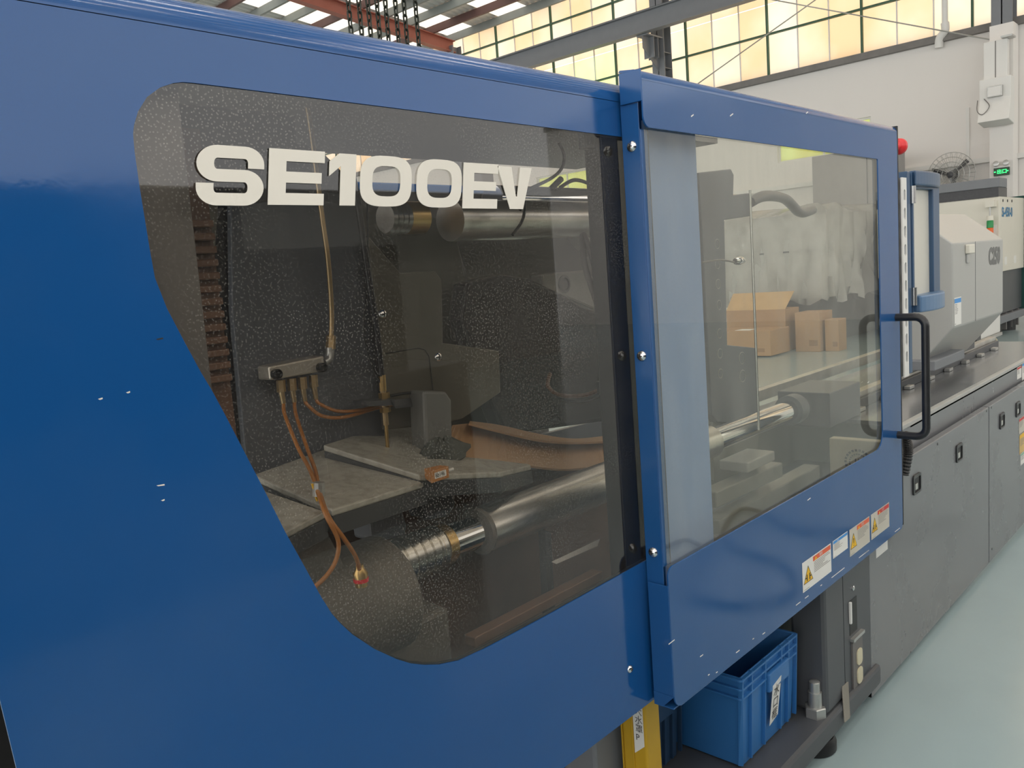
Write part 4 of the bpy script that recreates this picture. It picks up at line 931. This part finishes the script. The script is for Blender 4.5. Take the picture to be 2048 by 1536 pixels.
# olive reflection plate, toggle arm and motor box behind
pxplate('reflection_plate', [(690, 400), (770, 425), (905, 440), (930, 560), (968, 720), (1010, 860), (860, 900), (700, 900)], .80, .04, INOLIVE, MC)  # olive plate whose colour stands in for a light reflection
pxplate('toggle_arm', [(925, 640), (935, 565), (1000, 548), (1060, 556), (1120, 585), (1180, 618), (1225, 635), (1230, 840), (1010, 870), (975, 780)], .66, .06, INDARK, MC, .01)
pxplate('toggle_cover', [(905, 450), (1225, 440), (1225, 640), (1150, 610), (1060, 560), (935, 560)], .86, .03, pm('toggle_cover_grey', (.15, .145, .135), .5, 0, .2, 5), MC)
mbx = pxplate('servo_box', [(1085, 548), (1175, 540), (1192, 560), (1190, 620), (1120, 590), (1088, 580)], .74, .05, pm('servo_grey', (.30, .29, .27), .45), MC, .006)
c = PY(1128, 568, .74); MB().lathe(c, (0, -1, 0), [(-.01, .028), (.004, .028), (.006, .02), (.001, .018)], 20).build('servo_boss', INPOST, mbx, smooth=40)
pxplate('light_block', [(1155, 470), (1218, 468), (1221, 510), (1190, 512)], .62, .05, pm('light_block', (.42, .42, .40), .4), MC, .004)
# upper tie bars
uy = .72; U = PY(1150, 402, uy)
tb(PY(985, 402, uy).x, 3.1, .040, 'tie_bar', CHROME, y=uy, z=U.z)
tb(PY(900, 440, .62).x, 2.35, .052, 'tie_bar_sleeve', OILED, y=.62, z=PY(1100, 440, .62).z)
tz2 = PY(815, 436, .66).z
th = [(i * .008, .040 if i % 2 else .035) for i in range(11)]
MB().lathe((PY(770, 436, .66).x, .66, tz2), (1, 0, 0), th, 28).build('tie_bar_thread', OILED, MC, smooth=30)
tb(PY(806, 436, .66).x, PY(842, 436, .66).x, .040, 'brass_collar', BRASS, y=.66, z=tz2)
# rear guard: posts and blue rail
MB().box(.2, 2.15, 1.14, 1.17, PY(850, 384, 1.14).z, PY(850, 368, 1.14).z).build('rear_rail', BLUE2, MC, .004)
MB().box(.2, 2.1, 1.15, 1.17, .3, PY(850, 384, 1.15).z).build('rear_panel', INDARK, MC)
MB().box(2.1, 2.16, 1.14, 1.18, .13, 1.95).build('rear_post', INPOST, MC, .004)
MB().box(3.35, 3.45, 1.1, 1.2, .13, 1.95).build('rear_post', INPOST, MC, .004)
MB().box(.35, 2.3, .34, .88, zs + .02, zs + .035).build('inner_canopy', INPOST, MC)
# cables near the top right of the smoked window
hose([PY(1118, 285, .5), PY(1128, 310, .5), PY(1124, 335, .5), PY(1105, 355, .5), PY(1065, 375, .5), PY(1030, 390, .5)], .0045, BLACK, 'black_cable')
hose([PY(1040, 420, .5), PY(1050, 405, .5), PY(1045, 440, .5), PY(1025, 470, .5)], .004, BLACK, 'black_cable')
hose([PY(1085, 395, .7), PY(1115, 365, .7), PY(1122, 358, .7)], .010, BLACKP, 'black_cable')
hose([PY(1120, 375, .7), PY(1150, 360, .7), PY(1185, 372, .7), PY(1200, 395, .7)], .006, BLACK, 'black_cable')
for k, cm in enumerate((HOSE, PAPER, ESTOP)):
    hose([PY(1219, 555, .12), PY(1216 + k, 600, .12), PY(1224 - 2 * k, 650, .12), PY(1218 + 2 * k, 690, .12), PY(1205, 705, .13)], .0012, cm, 'thin_wire')
# spiral wrapped cable
sw_ = spline([PY(1232, 750, .30), PY(1212, 772, .32), PY(1170, 790, .36), PY(1120, 790, .42), PY(1096, 772, .46), PY(1100, 748, .48)], 12)
hose([PY(1232, 765, .30), PY(1212, 785, .32), PY(1170, 803, .36), PY(1120, 800, .42)], .0045, BLACKP, 'wrapped_cable')
MB().tube(sw_, [.0048 + .001 * (i % 2) for i in range(len(sw_))], 8).build('wrapped_cable', OILBROWN, MC)
c = PY(1222, 770, .28); MB().box(c.x - .02, c.x + .02, .27, .31, c.z - .02, c.z + .01).build('cable_clip', BLACK, MC, .002)
# black inner post beside the door
MB().box(PY(1222, 600, .085).x, PY(1222, 600, .085).x + .17, .085, .13, .62, zs).build('inner_post', BLACK, MC, .003)
pxplate('sensor_bracket', [(1170, 262), (1225, 268), (1225, 300), (1172, 296)], .10, .02, DGREY, MC, .002)
hose([PY(1196, 560, .2), PY(1180, 500, .22), PY(1165, 470, .24), PY(1170, 530, .22), PY(1195, 610, .2), PY(1203, 650, .2)], .007, INPOST, 'flex_conduit')

# ---------------------------------------------------------------- inside the mould space, behind the clear door pane
# perforated plate
pts = [(1416, 375), (1465, 350), (1467, 430), (1502, 430), (1516, 852), (1440, 846), (1424, 832)]
yp = .42
PP = pxplate('platen_side', [(1398, 345), (1462, 338), (1468, 350), (1467, 390), (1498, 386), (1502, 396), (1503, 432), (1449, 440), (1455, 690), (1514, 696), (1520, 850), (1436, 845), (1424, 830)], yp, .03, INNER, MC, .003)
HOLE = pm('hole_rim', (.34, .34, .31), .4)
for a, b in ((1434, 488), (1435, 528), (1436, 568), (1438, 610), (1439, 667), (1440, 707), (1441, 747), (1484, 716), (1485, 752)):
    c = PY(a, b, yp); m = .021 if a > 1450 else .016
    MB().lathe((c.x, yp, c.z), (0, -1, 0), [(-.003, m), (.0006, m), (.0012, m - .0015), (-.003, m - .003)], 24).build('tapped_hole', HOLE, PP)
pxplate('lower_block', [(1425, 832), (1470, 845), (1520, 850), (1510, 960), (1440, 1000), (1428, 960)], .44, .06, pm('lower_block_grey', (.24, .24, .21), .45), MC, .004)
MB().box(PY(1495, 925, .30).x, PY(1550, 910, .30).x, .30, .40, PY(1520, 935, .3).z, PY(1520, 915, .3).z).build('step_block', C250G, MC, .004)
for i, (a, b, c_, d_) in enumerate(((1432, 985, 1565, 925), (1440, 1040, 1640, 930))):
    MB().slab([PY(a, b, .32), PY(c_, d_, .32), PY(c_, d_, .32) + Vector((0, .06, 0)), PY(a, b, .32) + Vector((0, .06, 0))], .05).build('bed_rail', pm('bed_rail_grey', (.26, .255, .23), .4), MC, .004)
MB().box(1.8, 2.83, .012, .9, .56, .60).build('mould_floor', INNER, MC)
hose([PY(1500, 405, .5), PY(1530, 392, .52), PY(1570, 398, .55), PY(1600, 425, .58), PY(1625, 420, .62)], .02, DGREY, 'thick_hose')
hose([PY(1405, 525, .3), PY(1440, 520, .32), PY(1468, 524, .34)], .003, INPOST, 'thin_cable')
c = PY(1470, 522, .34); MB().lathe(c, (1, 0, 0), [(0, .008), (.01, .013), (.03, .014), (.05, .010), (.06, .006)], 18).build('hose_coupling', CHROME, MC, smooth=40)
MB().cyl(PY(1500, 380, .15), PY(1518, 860, .15), .0035, 8).build('door_rod', SILVER, MC)
MB().box(2.83, 3.4, .22, .9, .56, .60).build('mould_floor', INNER, MC)
MB().box(1.5, 2.3, 1.09, 1.10, .13, 1.06).build('rear_lower_panel', INPOST, MC)
MB().box(2.3, 3.35, 1.09, 1.10, .13, .72).build('rear_lower_panel', INPOST, MC)

pxplate('bed_rear_side', [(1500, 862), (1660, 832), (1770, 806), (1770, 960), (1440, 1060), (1440, 960)], .62, .02, pm('bed_rear_grey', (.22, .22, .195), .5, 0, .15, 4), MC)
pxplate('rear_bed_plate', [(1090, 868), (1300, 815), (1300, 960), (1040, 960)], 1.0, .02, INNER, MC)

# ================================================================ LOOSE THINGS
# stamped carton in the mould space
cx0 = PY(1762, 885, .05).x; cfar = PX(1658, 876, cx0); cz1 = cfar.z
t = thing('stamped_carton', 'beige carton with a round black stamp behind the clear door pane', 'box', (cx0 + .2, .2, .60))
MB().box(cx0, min(cx0 + .36, xr - .01), .05, cfar.y, .60, cz1).build('body', BEIGE, t, .003)
mb = MB(); c = PX(1716, 925, cx0 - .0006)
for k in range(22):
    a = 2 * math.pi * k / 22; u = Vector((0, math.cos(a), math.sin(a))); v = Vector((0, -math.sin(a), math.cos(a)))
    for r0, r1, wd in ((.038, .046, .004), (.026, .031, .0025)): mb.slab([c + u * r0 - v * wd, c + u * r1 - v * wd, c + u * r1 + v * wd, c + u * r0 + v * wd], .0004, (1, 0, 0))
for k in range(3): mb.slab([c + Vector((0, -.014 + .01 * k, -.012)), c + Vector((0, -.008 + .01 * k, -.012)), c + Vector((0, -.010 + .01 * k, .014)), c + Vector((0, -.014 + .01 * k, .012))], .0004, (1, 0, 0))
mb.build('round_stamp', INK, t)
# small labelled block
t = thing('labelled_block', 'small orange-brown block with a white label reading 6b146', 'block', PY(875, 955, .25))
q = [PY(862, 943, .185), PY(897, 932, .185), PY(899, 955, .185), PY(863, 967, .185)]
MB().hexa(q, [PY(848, 937, .215), PY(880, 930, .215), PY(884, 950, .215), PY(850, 957, .215)]).build('body', pm('block_orange', (.48, .22, .08), .6), t, .001)
lq = [PY(869, 946, .1845), PY(892, 939, .1845), PY(893, 951, .1845), PY(870, 958, .1845)]
MB().slab(lq, .0003, (0, 1, 0)).build('paper_label', PAPER, t)
u = lq[2] - lq[3]; text('label_text', '6b146', .0125, lq[3] + Vector((.0015, -.0006, .002)), u, (0, 0, 1), INK, t, xs=.72)
MB().cyl(PY(896, 941, .20), PY(906, 938, .20), .003, 8).build('pin', WHITEP, t)
# rag on the plate
bm = MB(); c = PY(885, 905, .36)
rows = []
for i in range(9):
    r_ = []
    for k in range(20):
        a = 2 * math.pi * k / 20; s_ = math.sin(math.pi * (i + .5) / 9); rr_ = s_ * (1 + .22 * math.sin(3 * a + i) + .12 * math.sin(7 * a + 2 * i))
        r_.append(bm.bm.verts.new(c + Vector((.055 * rr_ * math.cos(a), .04 * rr_ * math.sin(a), .028 * math.cos(math.pi * (i + .5) / 9) + .006 * math.sin(5 * a)))))
    rows.append(r_)
for a, b in zip(rows, rows[1:]):
    for k in range(20): bm.bm.faces.new([a[k], a[(k + 1) % 20], b[(k + 1) % 20], b[k]])
bm.bm.faces.new(rows[0]); bm.bm.faces.new(rows[-1][::-1])
tag(bm.build('rag', pm('rag_grey', (.10, .11, .10), .8), smooth=60), 'dark crumpled rag lying on the drip plate in the machine', 'rag')
# curved cardboard sheet on the drip plate
for pts, lb in (([(905, 850, 885, 905), (960, 848, 960, 918), (1040, 868, 1050, 930), (1120, 880, 1130, 938), (1180, 880, 1200, 930), (1225, 872, 1228, 912)], 'curved brown cardboard sheet lying behind the steel tie bar'),
                ([(940, 842, 938, 846), (1000, 850, 1000, 862), (1080, 868, 1080, 880), (1150, 877, 1150, 885), (1222, 870, 1222, 882)], 'narrow curved brown strip behind the cardboard sheet')):
    yb = .40 if len(pts) == 6 else .46
    mb = MB(); n = len(pts); tp = [PY(a, b, yb + .08) for a, b, c, d in pts]; bt = [PY(c, d, yb - .06) for a, b, c, d in pts]
    tp, bt = spline(tp, 5), spline(bt, 5); th_ = Vector((0, .002, -.005))
    for i in range(len(tp) - 1):
        mb.hexa([tp[i], tp[i + 1], bt[i + 1], bt[i]], [tp[i] + th_, tp[i + 1] + th_, bt[i + 1] + th_, bt[i] + th_])
    bmesh.ops.remove_doubles(mb.bm, verts=mb.bm.verts[:], dist=1e-5)
    tag(mb.build('cardboard_sheet', CARDD), lb, 'cardboard')
# crates under the door
def crate(lb, x0, x1, y0, y1, z0, z1, m, note=None):
    t = thing('storage_crate', lb, 'crate', ((x0 + x1) / 2, (y0 + y1) / 2, z0), None)
    tp = .012
    def ring(z, g): return [(x0 + tp * (1 - (z - z0) / (z1 - z0)) + g, y0 + tp * (1 - (z - z0) / (z1 - z0)) + g), (x1 - tp * (1 - (z - z0) / (z1 - z0)) - g, y1 - tp * (1 - (z - z0) / (z1 - z0)) - g)]
    mb = MB(); (a, b), (c, d) = ring(z0, 0); (e, f), (g, h) = ring(z1, 0)
    o_b = [(a, b, z0), (c, b, z0), (c, d, z0), (a, d, z0)]; o_t = [(e, f, z1), (g, f, z1), (g, h, z1), (e, h, z1)]
    i_b = [(a + .004, b + .004, z0 + .006), (c - .004, b + .004, z0 + .006), (c - .004, d - .004, z0 + .006), (a + .004, d - .004, z0 + .006)]
    i_t = [(e + .004, f + .004, z1), (g - .004, f + .004, z1), (g - .004, h - .004, z1), (e + .004, h - .004, z1)]
    V = [[mb.bm.verts.new(p) for p in L_] for L_ in (o_b, o_t, i_t, i_b)]
    for A, B in zip(V, V[1:]):
        for k in range(4): mb.bm.faces.new([A[k], A[(k + 1) % 4], B[(k + 1) % 4], B[k]])
    mb.bm.faces.new(V[0]); mb.bm.faces.new(V[3]); mb.build('body', m, t, .003)
    for zz, o_ in ((z1 - .008, .010), (z1 - .035, .008), (z1 - .062, .007)):
        MB().loops([rrect(x0 - o_, x1 + o_, y0 - o_, y1 + o_, .012, 4), rrect(x0 + .003, x1 - .003, y0 + .003, y1 - .003, .006, 4)], 'xy', zz, zz + .006).build('rim', m, t, .001)
    w_ = x1 - x0
    for q in (0, .16, .40, .70, .84, 1.0):
        MB().hexa([(x0 + w_ * q - .003 + (.006 if q == 0 else 0), y0 + .002, z0 + .01), (x0 + w_ * q + .003, y0 + .002, z0 + .01), (x0 + w_ * q + .003, y0 + .014, z0 + .01), (x0 + w_ * q - .003, y0 + .014, z0 + .01)],
                  [(x0 + w_ * q - .003, y0 - .009, z1), (x0 + w_ * q + .003, y0 - .009, z1), (x0 + w_ * q + .003, y0 + .004, z1), (x0 + w_ * q - .003, y0 + .004, z1)]).build('rib', m, t)
    MB().box(x0 + w_ * .42, x0 + w_ * .80, y0 - .014, y0, z1 - .10, z1 - .045).build('handle_lip', m, t, .004)
    if note:
        nx = x0 + w_ * .47; zl0, zl1 = z0 + .055, z1 - .085
        MB().hexa([(nx, y0 - .001, zl0), (nx + .052, y0 - .001, zl0 + .012), (nx + .052, y0, zl0 + .012), (nx, y0, zl0)], [(nx, y0 - .016, zl1), (nx + .052, y0 - .016, zl1 + .01), (nx + .052, y0 - .0145, zl1 + .01), (nx, y0 - .0145, zl1)]).build('paper_label', PAPER, t)
        for k, chh in enumerate(note):
            zz = zl1 - .035 - .036 * k; text('handwriting', chh, .036, (nx + .007, y0 - .0015 - .015 * (zz - zl0) / (zl1 - zl0), zz), (1, 0, 0), (0, -.11, 1), INK, t)
    return t
p = PY(1480, 1360, .1); q = PY(1587, 1240, .1)
crate('light blue plastic crate with a handwritten paper label on the machine base', p.x, q.x, .10, .48, zbs + .004, p.z + .005, CRATE, '水口框')
crate('dark navy plastic crate without a label beside the labelled one', p.x - .30, p.x - .03, .27, .60, zbs + .004, p.z - .005, CRATED)
# yellow bin with label
bx = PY(1293, 1480, .13).x; t = thing('yellow_bin', 'yellow plastic bin with a handwritten paper strip under the blue cover', 'bin', (bx + .06, .25, zbs))
bz0 = zbs + .004
MB().loops([rrect(bx, bx + .06, .13, .20, .006, 3), rrect(bx + .003, bx + .057, .133, .197, .004, 3)], 'xy', bz0, .52).build('body', YBIN, t, .001)
MB().box(bx + .003, bx + .057, .133, .197, bz0, bz0 + .005).build('bottom', YBIN, t)
MB().box(bx - .003, bx, .166, .170, bz0, .52).build('rib', YBIN, t, .001); MB().box(bx - .004, bx, .196, .20, bz0, .52).build('rib', YBIN, t, .001)
MB().slab([(bx - .0008, .136, .50), (bx - .0008, .164, .50), (bx - .0008, .164, .36), (bx - .0008, .136, .385)], .0006, (-1, 0, 0)).build('paper_label', PAPER, t)
for k, chh in enumerate('大水罩P'): text('handwriting', chh, .022, (bx - .0018, .159, .462 - .022 * k), (0, -1, 0), (0, 0, 1), INK, t)
# scraper blade leaning on the frame
p = PY(1695, 1440, .008); q = PY(1691, 1370, .030)
tag(MB().hexa([p + Vector((-.018, 0, 0)), p + Vector((.022, 0, -.004)), p + Vector((.022, .004, -.004)), p + Vector((-.018, .004, 0))], [q + Vector((-.022, 0, .004)), q + Vector((.024, 0, 0)), q + Vector((.024, .004, 0)), q + Vector((-.022, .004, .004))]).build('scraper_blade', RUST, bevel=.001), 'worn grey scraper blade leaning against the machine frame', 'scraper')
# black air hose lying on the floor of the aisle (seen as a reflection in the door and cabinet)
hp = []
for a, b in ((1338, 1100), (1380, 1086), (1415, 1105), (1400, 1128), (1360, 1150), (1358, 1185), (1400, 1205), (1480, 1217), (1560, 1205), (1590, 1175), (1560, 1130), (1490, 1110), (1450, 1080), (1480, 1026), (1530, 1030), (1570, 1058), (1640, 1070), (1700, 1066), (1790, 1085), (1860, 1062), (1930, 1044)):
    p = PZ(a, b, 0.0); hp.append(Vector((p.x, -p.y, .014)))
tag(MB().tube(spline(hp, 8), .013, 8).build('air_hose', BLACK, smooth=60), 'black air hose lying in loops on the aisle floor', 'hose')
